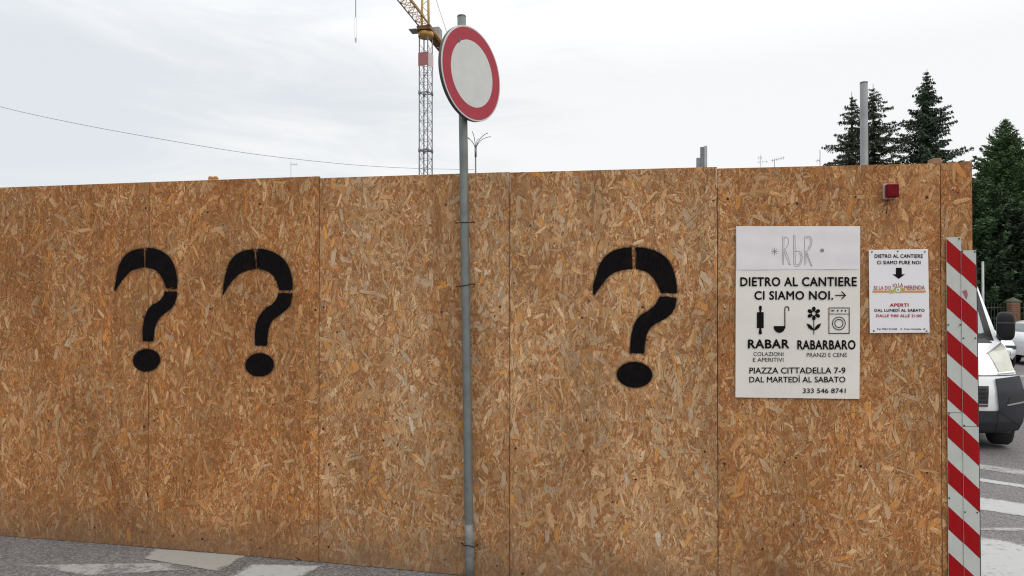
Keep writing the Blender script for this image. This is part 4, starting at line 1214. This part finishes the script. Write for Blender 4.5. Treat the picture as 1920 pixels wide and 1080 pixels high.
# trolley with rope and hook
tl = 22.5*math.hypot(1, 0.2)
tp = Vector((ct.x, ct.y, zj)) + jd*tl
hk = P(667, 78, (tp-CAM).dot(FW))
hx, hy = hk.x, hk.y
zj2 = zj - 0.3
b_ = MB(); b_.box((hx, hy, zj2), (1.2, 1.2, 0.25), Rj); b_.build('trolley', CR, crane)
z33 = P(667, 32, (tp-CAM).dot(FW)).z
b_ = MB(); b_.tube([(hx, hy, zj2), (hx, hy, z33)], 0.045, 5)
for s_ in (-0.10, 0.10): b_.tube([(hx+s_, hy, z33), (hx+s_, hy, hk.z)], 0.010, 4)
b_.build('hoist_rope', CR, crane)
b_ = MB(); b_.tube([(hx, hy, hk.z+0.35), (hx, hy, hk.z+0.05), (hx+0.06, hy, hk.z-0.05), (hx, hy, hk.z-0.12), (hx-0.07, hy, hk.z-0.05)], [0.05, 0.04, 0.03, 0.03, 0.015], 6); b_.build('hook', CR, crane)

# ------------------------------------------------------------------ conifers
FOL = {}
def foliage_mesh(name, quads, cols, m, parent):
    V = np.concatenate(quads).reshape(-1, 3); nv = len(V); nf = nv//4
    inv = np.array(parent.matrix_world.inverted())
    V = V @ inv[:3, :3].T + inv[:3, 3]
    me = bpy.data.meshes.new(name)
    me.vertices.add(nv); me.vertices.foreach_set('co', V.astype(np.float32).ravel())
    me.loops.add(nv); me.loops.foreach_set('vertex_index', np.arange(nv, dtype=np.int32))
    me.polygons.add(nf); me.polygons.foreach_set('loop_start', np.arange(nf, dtype=np.int32)*4)
    me.update(calc_edges=True)
    T = np.repeat(np.concatenate(cols), 4, 0)
    T = np.concatenate([T, np.ones((len(T), 1))], 1)
    at = me.attributes.new('tint', 'FLOAT_COLOR', 'POINT'); at.data.foreach_set('color', T.astype(np.float32).ravel())
    me.materials.append(m)
    o = bpy.data.objects.new(name, me); C.objects.link(o); o.parent = parent
    return o
NEEDLE = attr_mat('needles', 'tint', 0.6, 0.25)
BARK = mat('bark', (0.075, 0.055, 0.042), 0.9, var=0.4, vscale=6, bump=0.3, bscale=20)

def conifer(label, u, vtop, d, Rb, zlow, style, seed, group='conifers beyond the hoarding', power=0.85, col=(0.030, 0.052, 0.026), dens=1.0):
    rs = np.random.RandomState(seed)
    t = P(u, vtop, d); g = gz(t.x, t.y); H = t.z - g
    name = {'droop': 'spruce_tree', 'sparse': 'spruce_tree', 'dense': 'cypress_tree', 'bush': 'conifer_tree'}[style]
    e = empty(name, (t.x, t.y, g), 0, label, 'tree', group)
    b_ = MB(); b_.tube([(t.x, t.y, g-0.1), (t.x+0.02, t.y, g+H*0.5), (t.x, t.y, g+H)], [0.022*H, 0.012*H, 0.012], 9); b_.build('trunk', BARK, e)
    quads, cols = [], []; limbs = MB()
    z = zlow*H
    step = {'droop': 0.30, 'sparse': 0.38, 'dense': 0.20, 'bush': 0.2}[style]
    lsz = {'droop': (0.13, 0.040), 'sparse': (0.13, 0.034), 'dense': (0.085, 0.032), 'bush': (0.09, 0.038)}[style]
    while z < H*0.985:
        f = z/H
        Lz = Rb*((1-f)/(1-zlow))**power + 0.05
        nb = {'droop': 6, 'sparse': 5, 'dense': 8, 'bush': 8}[style]
        a0 = rs.uniform(0, 6.28)
        for k in range(nb):
            if style == 'sparse' and rs.rand() < 0.18: continue
            az = a0 + 2*math.pi*k/nb + rs.uniform(-0.35, 0.35)
            Lb = Lz*rs.uniform(0.55, 1.12)
            if style in ('droop', 'sparse'):
                Lb = Lz*rs.uniform(0.30, 1.0) if rs.rand() < 0.72 else Lz*rs.uniform(0.95, 1.22)
            if style == 'droop': Lb *= 0.95
            dv = np.array([math.cos(az), math.sin(az), 0.0])
            sd_ = np.array([-math.sin(az), math.cos(az), 0.0])
            sc_ = 0.42 + 0.58*min(1.0, Lz/1.1)
            nst = max(3, int(Lb/(0.085 if style in ('droop', 'sparse') else 0.050)*dens))
            s_ = (np.arange(nst)+rs.rand(nst))/nst
            if style in ('droop', 'sparse'):
                dz = Lb*(-0.42*s_ + 0.34*s_**2.2) * (1.0 if f < 0.85 else -0.6)
            else:
                dz = Lb*(0.50*s_ + 0.15*s_**2)
            base_ = np.array([t.x, t.y, g+z])
            pts_ = base_ + dv*(Lb*s_)[:, None] + np.array([0, 0, 1.0])*dz[:, None]
            q0 = base_; q1_ = base_ + dv*Lb*0.5 + np.array([0,0,1.0])*(np.interp(0.5, np.sort(s_), dz[np.argsort(s_)]))
            q2_ = base_ + dv*Lb*0.95 + np.array([0,0,1.0])*(np.interp(0.95, np.sort(s_), dz[np.argsort(s_)]))
            limbs.tube([q0, q1_, q2_], [0.012+0.012*Lb, 0.010+0.005*Lb, 0.005], 4, caps=False)
            # branchlets left and right (and a hanging one)
            for side in (-1, 1, 0):
                ll = (0.12 + 0.30*np.sin(np.clip(s_*1.15, 0, 1)*math.pi)*min(1, Lb/1.6)) * rs.uniform(0.6, 1.2, nst) * sc_
                if side == 0: ll = ll*rs.uniform(0.1, 1.1, nst)
                if style == 'sparse': ll = ll*0.85
                for j in range(3 if side else 2):
                    fr = (j+0.6)/3.0
                    drop = {'droop': 0.75, 'sparse': 0.8, 'dense': -0.35, 'bush': -0.2}[style]
                    if side == 0: off = np.stack([0*ll, 0*ll, -ll*fr*1.2*(1 if drop > 0 else -0.8)], 1)
                    else: off = sd_*(side*ll*fr*0.85)[:, None] + dv*(0.25*ll*fr)[:, None] + np.array([0, 0, -1.0])*(ll*fr**1.5*drop)[:, None]
                    c_ = pts_ + off + rs.normal(0, 0.025, (nst, 3))
                    # quad axes
                    if side == 0: ax = np.array([0, 0, -1.0]) + rs.normal(0, 0.25, (nst, 3))
                    else: ax = sd_*side*0.8 + dv*0.35 + np.array([0, 0, -1.0])*drop*fr + rs.normal(0, 0.28, (nst, 3))
                    ax /= np.linalg.norm(ax, axis=1)[:, None]
                    ra = rs.normal(0, 1, (nst, 3)); bx_ = np.cross(ax, ra); bx_ /= np.linalg.norm(bx_, axis=1)[:, None]
                    A_ = ax*(sc_*lsz[0]*rs.uniform(0.6, 1.2, nst))[:, None]; B_ = bx_*(sc_*lsz[1]*rs.uniform(0.6, 1.2, nst))[:, None]
                    Q = np.stack([c_-A_, c_+B_*1.0-A_*0.1, c_+A_, c_-B_*1.0-A_*0.1], 1)
                    quads.append(Q.reshape(-1, 3))
                    cl = np.array(col)[None, :]*rs.uniform(0.5, 1.6, (nst, 1))*(0.65+0.7*((k*7+int(z*10)) % 10)/10)*np.array([[1, 1, 1]]) + rs.uniform(0, 0.006, (nst, 3))
                    cols.append(cl)
        z += step*(1-0.35*f)*rs.uniform(0.75, 1.25)
    tag(limbs.build('limbs', BARK, e), kind='stuff')
    foliage_mesh('crown', quads, cols, NEEDLE, e)
    return e
conifer('thin spruce left of the bare grey pole', 1597, 172, 45, 5.2, 0.33, 'sparse', 3, power=0.95, dens=1.15, col=(0.046, 0.056, 0.032))
conifer('thin spruce just right of the bare grey pole', 1637, 157, 46, 5.0, 0.33, 'sparse', 6, power=0.88, dens=1.15, col=(0.046, 0.056, 0.032))
conifer('tallest spruce, full and drooping, with its tip clear of the others', 1738, 129, 46, 5.0, 0.30, 'droop', 8, power=0.9, col=(0.040, 0.066, 0.036))
conifer('pointed dense conifer rising above the parked cars at right', 1885, 222, 30, 4.3, 0.06, 'dense', 13, power=0.98, col=(0.055, 0.100, 0.034), dens=1.2)
conifer('dense conifer at the right edge of the photo', 1962, 232, 31, 3.5, 0.06, 'dense', 17, power=0.95, col=(0.052, 0.094, 0.034))
conifer('low dark bushy conifer beside the hoarding end', 1838, 338, 27, 2.3, 0.04, 'bush', 21, power=0.55, col=(0.042, 0.078, 0.030))
conifer('low wide conifer under the pointed one, behind the iron fence', 1915, 400, 26.5, 2.4, 0.04, 'bush', 25, power=0.42, col=(0.020, 0.036, 0.018))
conifer('dark bushy conifer behind the van and the thin post', 1790, 350, 34, 2.4, 0.04, 'bush', 29, power=0.5, col=(0.022, 0.042, 0.022))
conifer('far dark conifer filling the gap below the pointed one', 1880, 370, 37, 3.6, 0.03, 'bush', 33, power=0.4, col=(0.016, 0.030, 0.016))

# house behind the conifers
HB = mat('beige_render', (0.42, 0.36, 0.28), 0.85, var=0.12, vscale=1)
HR = mat('brown_roof_tiles', (0.16, 0.09, 0.06), 0.85, var=0.3, vscale=3)
hd = 60
hp = P(1816, 336, hd); hg = gz(hp.x, hp.y)
house = empty('apartment_house', (hp.x, hp.y, hg), 0, 'beige house glimpsed between the hoarding end and the conifers', 'house')
hc = hp + RTh*3.0*(-1) + FWh*4
hh_ = hp.z - hg
Rh = Matrix.Rotation(math.atan2(RTh.y, RTh.x), 3, 'Z')
b_ = MB(); b_.box((hc.x, hc.y, hg+(hh_-0.2)/2), (9.0, 8, hh_-0.2), Rh); b_.build('wall', HB, house)
b_ = MB(); b_.box((hc.x, hc.y, hg+hh_-0.09), (9.8, 8.8, 0.18), Rh)
cz_ = hg+hh_
q4 = [Vector((hc.x, hc.y, cz_)) + RTh*sx*4.9 + FWh*sy*4.4 for sx, sy in ((-1,-1),(1,-1),(1,1),(-1,1))]
r1, r2 = Vector((hc.x, hc.y, cz_+0.9)) - RTh*2, Vector((hc.x, hc.y, cz_+0.9)) + RTh*1.0
b_.poly([q4[0], q4[1], r2, r1]); b_.poly([q4[1], q4[2], r2]); b_.poly([q4[2], q4[3], r1, r2]); b_.poly([q4[3], q4[0], r1])
b_.build('roof', HR, house)
for fl_ in range(3):
    for k in (-1, 0, 1):
        c_ = Vector((hc.x, hc.y, hg+1.8+fl_*2.9)) + RTh*k*2.9 - FWh*4.02
        b_ = MB(); b_.box(c_, (1.1, 0.06, 1.5), Rh); b_.build('window', GLASS, house)

# iron fence with brick pillar
IRON = mat('dark_iron', (0.03, 0.03, 0.024), 0.6, 0.3)
fd = 24.5
fa, fb = P(1810, 570, fd), P(2010, 570, fd)
fg = gz(fa.x, fa.y)
fen = empty('iron_fence', (fa.x, fa.y, fg), 0, 'dark iron railing with upright bars in front of the conifers', 'fence')
zt_f = P(1880, 571, fd).z
for zz in (zt_f-0.12, fg+0.25):
    b_ = MB(); b_.tube([Vector((fa.x, fa.y, zz)), Vector((fb.x, fb.y, zz))], 0.018, 4); b_.build('rail', IRON, fen)
nb = 34
me_ = None
for k in range(nb):
    p_ = fa.lerp(fb, k/(nb-1))
    if me_ is None:
        b_ = MB(); b_.tube([(0,0,fg+0.1), (0,0,zt_f), (0,0,zt_f+0.08)], [0.013, 0.013, 0.002], 5)
        me_ = b_.build('baluster', IRON, fen, world=False); me_.location = Vector((p_.x, p_.y, 0)) - Vector((fa.x, fa.y, fg))
        me0 = me_
    else:
        o = me0.copy(); C.objects.link(o); o.parent = fen; o.location = Vector((p_.x, p_.y, 0)) - Vector((fa.x, fa.y, fg))
# a low stone base
b_ = MB(); c_ = fa.lerp(fb, 0.5); b_.box((c_.x, c_.y, fg+0.05), ((fb-fa).length, 0.25, 0.16), Matrix.Rotation(math.atan2(fb.y-fa.y, fb.x-fa.x), 3, 'Z')); b_.build('kerb_base', mat('stone_base', (.28,.27,.25), .85, var=.2), fen)
BR = mat('weathered_brick', (0.22, 0.085, 0.045), 0.85, var=0.5, vscale=9)
MOSS = mat('mossy_cap', (0.09, 0.085, 0.05), 0.9, var=0.4, vscale=12)
pp_ = P(1900, 580, fd-0.15); pz = P(1900, 567.5, fd).z
pil = empty('brick_pillar', (pp_.x, pp_.y, fg), 0, 'orange brick pillar with mossy cap in the iron railing', 'pillar')
Rf = Matrix.Rotation(math.atan2(fb.y-fa.y, fb.x-fa.x), 3, 'Z')
nrow = int((pz-fg)/0.075)
for r_ in range(nrow):
    for c2 in range(2):
        off_ = (-0.075 if c2 == 0 else 0.075)
        wd_ = 0.138
        b_ = MB(); b_.box(Vector((pp_.x, pp_.y, fg+0.037+0.075*r_)) + Rf @ Vector((off_ + (0.03 if r_ % 2 else -0.03)*(0), 0, 0)), (wd_, 0.28, 0.062), Rf)
        b_.build('brick', BR, pil)
b_ = MB(); b_.box((pp_.x, pp_.y, (fg+pz)/2), (0.27, 0.26, pz-fg-0.02), Rf); b_.build('mortar_core', mat('mortar', (.30,.27,.23), .9), pil)
b_ = MB(); c_ = Vector((pp_.x, pp_.y, pz))
b_.box(c_ + Vector((0,0,0.03)), (0.36, 0.34, 0.06), Rf)
cn = [c_ + Rf @ Vector((sx*0.18, sy*0.17, 0.06)) for sx, sy in ((-1,-1),(1,-1),(1,1),(-1,1))]; ap = c_ + Vector((0,0,0.20))
for k in range(4): b_.poly([cn[k], cn[(k+1)%4], ap])
b_.build('cap', MOSS, pil)

gpole('steel_post', 1842.8, 490, 15.0, 0.024, mat('pale_grey_post', (.36,.37,.38), .5, .3, var=.2), 'thin pale post standing between the van and the conifers', 'post')

# ------------------------------------------------------------------ vehicles
def loft_wheel(cx, cy, r, w_, parent, side):
    """wheel at local (cx, cy), axle along x"""
    b_ = MB()
    prof = [(-w_/2, r*0.62), (-w_/2, r*0.93), (-w_*0.36, r), (w_*0.36, r), (w_/2, r*0.93), (w_/2, r*0.62)]
    n = 28; base = len(b_.v)
    for (x, rr) in prof:
        for k in range(n):
            a_ = 2*math.pi*k/n; b_.v.append((cx+x, cy+rr*math.cos(a_), r+rr*math.sin(a_)))
    for i in range(len(prof)-1):
        for k in range(n): b_.f.append((base+i*n+k, base+i*n+(k+1)%n, base+(i+1)*n+(k+1)%n, base+(i+1)*n+k)); b_.smooth.append(True)
    wv = b_.build('wheel', TYRE, parent, world=False)
    b_ = MB(); xo = cx + side*w_*0.36
    b_.tube([(xo-side*0.05, cy, r), (xo, cy, r)], [r*0.63, r*0.60], 24); b_.tube([(xo, cy, r), (xo+side*0.02, cy, r)], [r*0.2, r*0.16], 16)
    for k in range(5):
        a_ = 2*math.pi*k/5; b_.box((xo+side*0.008, cy+math.cos(a_)*r*0.36, r+math.sin(a_)*r*0.36), (0.016, r*0.14, r*0.46), Matrix.Rotation(-(a_-math.pi/2)*-1, 3, 'X'))
    o = b_.build('rim', RIM, wv, world=False)
    return wv

# -- van: local x = its left-right, y = backwards from the nose
prof = [(0.17, .30, .84, .30), (.24, .10, .91, .30), (.36, .03, .955, .33), (.55, 0.0, .975, .36), (.74, .01, .97, .37), (.88, .05, .945, .38), (.94, .075, .93, .38), (1.08, .20, .905, .40), (1.20, .42, .89, .34), (1.29, .70, .875, .26), (1.33, .80, .865, .24), (2.02, 1.48, .75, .17), (2.14, 1.66, .73, .14), (2.24, 1.95, .71, .08), (2.30, 2.4, .70, .0)]
pz_ = np.array([p[0] for p in prof]); py_ = np.array([p[1] for p in prof]); pw_ = np.array([p[2] for p in prof]); pr_ = np.array([p[3] for p in prof])
def S(x, z, out_=0.0):
    yb = float(np.interp(z, pz_, py_)); hw = float(np.interp(z, pz_, pw_)); rd = float(np.interp(z, pz_, pr_))
    x = max(-hw, min(hw, x)); k = min(1.0, abs(x)/hw)
    y = yb + rd*k**2.8
    return Vector((x + (out_*0.8*(k**4))*(1 if x > 0 else -1), y - out_, z))
nv_ = 10.0
VANROT = math.radians(-15.5)
vp = P(1752, 845, 8.45)
van = empty('parked_van', (vp.x, vp.y, gz(vp.x, vp.y)), VANROT, 'white van with charcoal bumper parked just past the striped boards', 'van')
b_ = MB()
zs_ = list(np.concatenate([np.linspace(prof[i][0], prof[i+1][0], 4)[:-1] for i in range(len(prof)-1)])) + [prof[-1][0]]
def body_fn(a_, c_):
    z = zs_[int(round(c_*(len(zs_)-1)))]
    hw = float(np.interp(z, pz_, pw_)); s_ = 2*a_-1
    xx = hw*(math.copysign(1-(1-abs(s_))**1.6, s_))
    return S(xx, z)
b_.grid(body_fn, 40, len(zs_)-1)
for sg in (-1, 1):
    for i in range(len(zs_)-1):
        z0, z1 = zs_[i], zs_[i+1]
        h0 = float(np.interp(z0, pz_, pw_)); h1 = float(np.interp(z1, pz_, pw_))
        A, B = S(sg*h0, z0), S(sg*h1, z1)
        m0 = Vector((sg*h0, max(A.y+0.5, 1.6 if z0 < 1.4 else A.y+0.5), z0)); m1 = Vector((sg*h1, max(B.y+0.5, 1.6 if z1 < 1.4 else B.y+0.5), z1))
        R0_, R1_ = Vector((m0.x, 5.2, z0)), Vector((m1.x, 5.2, z1))
        b_.quad(A, B, m1, m0); b_.quad(m0, m1, R1_, R0_)
zt2 = zs_[-1]; hw = .70
b_.quad((-hw, 2.4, zt2), (hw, 2.4, zt2), (hw, 5.2, zt2), (-hw, 5.2, zt2))
b_.quad((-.93, 5.2, .3), (.93, 5.2, .3), (hw, 5.2, zt2), (-hw, 5.2, zt2))
b_.build('body', CARWHITE, van, world=False)
def vpatch(name, corners, m, out_=0.012, n=12, parent=None, both=True, mirror=False):
    b_ = MB()
    def fn(a_, c_, sg):
        x = (corners[0][0]*(1-a_)+corners[1][0]*a_)*(1-c_) + (corners[3][0]*(1-a_)+corners[2][0]*a_)*c_
        z = (corners[0][1]*(1-a_)+corners[1][1]*a_)*(1-c_) + (corners[3][1]*(1-a_)+corners[2][1]*a_)*c_
        return S(sg*x, z, out_)
    sgs = (1, -1) if mirror else (1,)
    res = []
    for sg in sgs:
        b_ = MB(); b_.grid(lambda a_, c_: fn(a_, c_, sg), n, n)
        for (ea, eb) in (((0,0),(1,0)), ((1,0),(1,1)), ((1,1),(0,1)), ((0,1),(0,0))):
            for k in range(n):
                p0 = (ea[0]+(eb[0]-ea[0])*k/n, ea[1]+(eb[1]-ea[1])*k/n); q0 = (ea[0]+(eb[0]-ea[0])*(k+1)/n, ea[1]+(eb[1]-ea[1])*(k+1)/n)
                A, B = fn(*p0, sg), fn(*q0, sg)
                b_.quad(A, B, B+Vector((0, 0.03, 0)), A+Vector((0, 0.03, 0)))
        o = b_.build(name, m, parent or van, world=False); res.append(o)
    return res
vpatch('bumper_corner', [(.69, .50), (1.0, .24), (.972, .915), (.665, .885)], BUMPER, 0.030, mirror=True)
vpatch('lower_bumper', [(-.80, .19), (.80, .19), (.70, .50), (-.70, .50)], BUMPER, 0.022, n=20)
vpatch('lower_bumper_corner', [(.66, .19), (.94, .20), (.995, .50), (.68, .505)], BUMPER, 0.026, mirror=True)
gr_ = vpatch('grille', [(-.57, .555), (.57, .555), (.585, .80), (-.55, .80)], BLACKEDGE, 0.012, n=20)[0]
for k in range(5):
    z = .575 + k*0.048
    vpatch('slat', [(-.56, z), (.56, z), (.565, z+.014), (-.56, z+.014)], RIM if k == 0 else BUMPER, 0.030, n=16, parent=gr_)
LENS = mat('yellowed_headlight_lens', (0.50, 0.50, 0.42), 0.2, coat=0.5, var=0.2, vscale=6)
vpatch('headlight', [(.72, .965), (.90, .975), (.885, 1.27), (.655, 1.17)], LENS, 0.016, mirror=True)
vpatch('headlight_rim', [(.70, .945), (.91, .955), (.90, .974), (.72, .964)], CARWHITE, 0.022, mirror=True)
vpatch('panel_gap', [(-.95, .917), (.95, .917), (.95, .926), (-.95, .926)], BLACKEDGE, 0.006, n=24)
vpatch('hood_gap', [(.635, 1.175), (.65, 1.165), (.885, 1.275), (.875, 1.29)], RIM, 0.008, mirror=True)
WSG = mat('windscreen_glass', (0.16, 0.20, 0.21), 0.05, spec=1.0, coat=1.0)
vpatch('windscreen_border', [(-.80, 1.31), (.80, 1.31), (.725, 2.03), (-.725, 2.03)], BLACKPL, 0.006, n=24)
vpatch('windscreen', [(-.70, 1.40), (.70, 1.40), (.66, 1.98), (-.66, 1.98)], WSG, 0.012, n=24)
vpatch('cowl', [(-.79, 1.29), (.76, 1.29), (.70, 1.335), (-.74, 1.335)], BLACKEDGE, 0.02, n=20)
vpatch('fog_lamp_pocket', [(.775, .585), (.945, .60), (.935, .70), (.80, .665)], BLACKEDGE, 0.036, mirror=True)
vpatch('pocket_lip', [(.77, .565), (.985, .60), (.98, .618), (.77, .583)], RIM, 0.040, mirror=True)
b_ = MB(); A = S(-.55, 1.34, .03); B = S(.35, 1.36, .035); b_.tube([A, B], 0.010, 6); b_.build('wiper', BLACKEDGE, van, world=False)
# underside and skirt in black so that the engine bay is closed
b_ = MB(); b_.box((0, 1.6, .27), (1.70, 2.6, .12)); b_.box((0, 4.2, .32), (1.85, 2.0, .14)); b_.build('underbody', BLACKEDGE, van, world=False)
for sg in (-1, 1):
    mr_ = MB()
    c_ = Vector((sg*0.945, 1.02, 1.50))
    def mfn(a_, c2):
        th_, ph = 2*math.pi*a_, math.pi*(c2-0.5)
        se = lambda v_, p_: math.copysign(abs(v_)**p_, v_)
        return c_ + Vector((0.102*se(math.cos(ph), .5)*se(math.cos(th_), .55), 0.075*se(math.cos(ph), .5)*se(math.sin(th_), .7), 0.190*se(math.sin(ph), .6)))
    mr_.grid(mfn, 24, 12); hm = mr_.build('door_mirror', BLACKPL, van, world=False)
    mr_ = MB(); mr_.box(c_ + Vector((0, -0.072, 0.045)), (0.19, 0.02, 0.012)); mr_.build('mirror_band', mat('mirror_trim', (.07,.07,.075), .4), hm, world=False)
    mr_ = MB(); mr_.tube([c_ + Vector((-sg*0.05, 0.03, -0.12)), Vector((sg*.84, 1.15, 1.24))], [0.035, 0.05], 8); mr_.build('mirror_arm', BLACKPL, van, world=False)
for sg in (-1, 1):
    loft_wheel(sg*0.80, 0.70, 0.335, 0.22, van, sg); loft_wheel(sg*0.86, 4.2, 0.335, 0.22, van, sg)

# -- parked hatchback: local y along the car, front at y = 0
def make_car(label, loc, rz):
    e = empty('parked_car', loc, rz, label, 'car', 'white cars parked beyond the van')
    st = [  # y, z bottom, z belt, z top, half width low, half width belt, half roof
        (0.00, .38, .52, .56, .58, .60, .55), (.12, .28, .64, .68, .74, .76, .66), (.45, .24, .78, .84, .83, .83, .70), (1.0, .23, .86, .93, .86, .855, .72),
        (1.30, .23, .90, .98, .865, .86, .72), (1.75, .23, .92, 1.27, .865, .855, .64), (2.15, .23, .93, 1.43, .865, .855, .60), (2.7, .23, .94, 1.47, .865, .85, .58), (3.2, .24, .95, 1.45, .86, .845, .58),
        (3.6, .26, .96, 1.36, .85, .83, .56), (3.9, .30, .96, 1.16, .82, .79, .56), (4.05, .36, .92, .98, .74, .73, .60), (4.10, .42, .80, .84, .62, .62, .56)]
    b_ = MB(); rings = []
    for (y, zb_, zm, zt_, wl_, wm, wr) in st:
        rings.append([(-wl_*.9, y, zb_), (-wl_, y, zb_+.12), (-wm, y, zm-.12), (-wm*.97, y, zm), (-wr, y, zt_-.02), (-wr*.6, y, zt_), (wr*.6, y, zt_), (wr, y, zt_-.02), (wm*.97, y, zm), (wm, y, zm-.12), (wl_, y, zb_+.12), (wl_*.9, y, zb_)])
    base = 0; n = 12
    for r_ in rings: b_.v += r_
    for i in range(len(rings)-1):
        for k in range(n-1): b_.f.append((i*n+k, i*n+k+1, (i+1)*n+k+1, (i+1)*n+k)); b_.smooth.append(True)
    b_.f.append(tuple(range(n))[::-1]); b_.smooth.append(False); b_.f.append(tuple((len(rings)-1)*n+k for k in range(n))); b_.smooth.append(False)
    b_.build('body', CARWHITE, e, world=False)
    I = lambda y, c: float(np.interp(y, [s_[0] for s_ in st], [s_[c] for s_ in st]))
    # windows follow the greenhouse, a little proud
    def side_pt(y, f, sg):
        zm, zt_, wm, wr = I(y, 2), I(y, 3)-.02, I(y, 5)*.97, I(y, 6)
        return Vector((sg*(wm+(wr-wm)*f + .008), y, zm+(zt_-zm)*f + .004))
    for sg in (-1, 1):
        for (y0, y1, y0t, y1t) in ((1.62, 2.42, 2.02, 2.42), (2.50, 3.28, 2.50, 3.20), (3.36, 3.72, 3.28, 3.5)):
            w1 = MB(); w1.grid(lambda a_, c_: side_pt((y0*(1-a_)+y1*a_)*(1-c_)+(y0t*(1-a_)+y1t*a_)*c_, .08+.80*c_, sg), 8, 6); w1.build('side_window', GLASS, e, world=False)
        for y in (1.55, 2.46, 3.3):
            w1 = MB(); w1.box((sg*(I(y,5)+.003), y, .60), (.006, .012, .55)); w1.build('door_gap', BLACKEDGE, e, world=False)
        w1 = MB(); w1.box((sg*.868, 2.2, .27), (.03, 2.0, .10)); w1.build('sill', BLACKPL, e, world=False)
        w1 = MB(); w1.box((sg*(I(2.35,5)+.02), 2.30, .84), (.03, .16, .025)); w1.build('door_handle', CARWHITE, e, world=False)
        w1 = MB(); w1.tube([(sg*.86, 1.68, .98), (sg*.93, 1.66, 1.0), (sg*1.0, 1.66, 1.0)], [.03, .08, .06], 10); w1.build('door_mirror', CARWHITE, e, world=False)
        w1 = MB(); w1.box((sg*.62, .16, .62), (.26, .20, .11)); w1.build('headlight', GLASS, e, world=False, bevel=.02)
        w1 = MB(); w1.box((sg*.66, 4.04, .84), (.16, .08, .22)); w1.build('tail_light', LAMPRED, e, world=False, bevel=.02)
    def top_pt(y, s_): return Vector((s_*I(y, 6)*.92, y, I(y, 3)-.02*abs(s_)**3 + .008))
    w1 = MB(); w1.grid(lambda a_, c_: top_pt(1.34+.68*c_, (2*a_-1)), 10, 8); w1.build('windscreen', GLASS, e, world=False)
    w1 = MB(); w1.grid(lambda a_, c_: top_pt(3.62+.32*c_, (2*a_-1)), 10, 6); w1.build('rear_window', GLASS, e, world=False)
    for sg in (-1, 1):
        for y in (.78, 3.35):
            w1 = MB(); w1.tube([(sg*.80, y, .31), (sg*.872, y, .31)], .345, 24); w1.build('wheel_arch', BLACKEDGE, e, world=False)
            loft_wheel(sg*.80, y, .305, .19, e, sg)
    return e
car_az = math.atan2(RTh.y, RTh.x)
ca = P(2118, 560, 21.5)
make_car('white car partly out of frame at the right edge', (ca.x, ca.y, gz(ca.x, ca.y)), car_az + math.pi/2 + math.radians(6))
cb_ = P(1849, 560, 19.0)
make_car('white car seen between the van windscreen and its mirror', (cb_.x, cb_.y, gz(cb_.x, cb_.y)), car_az + math.radians(-16))
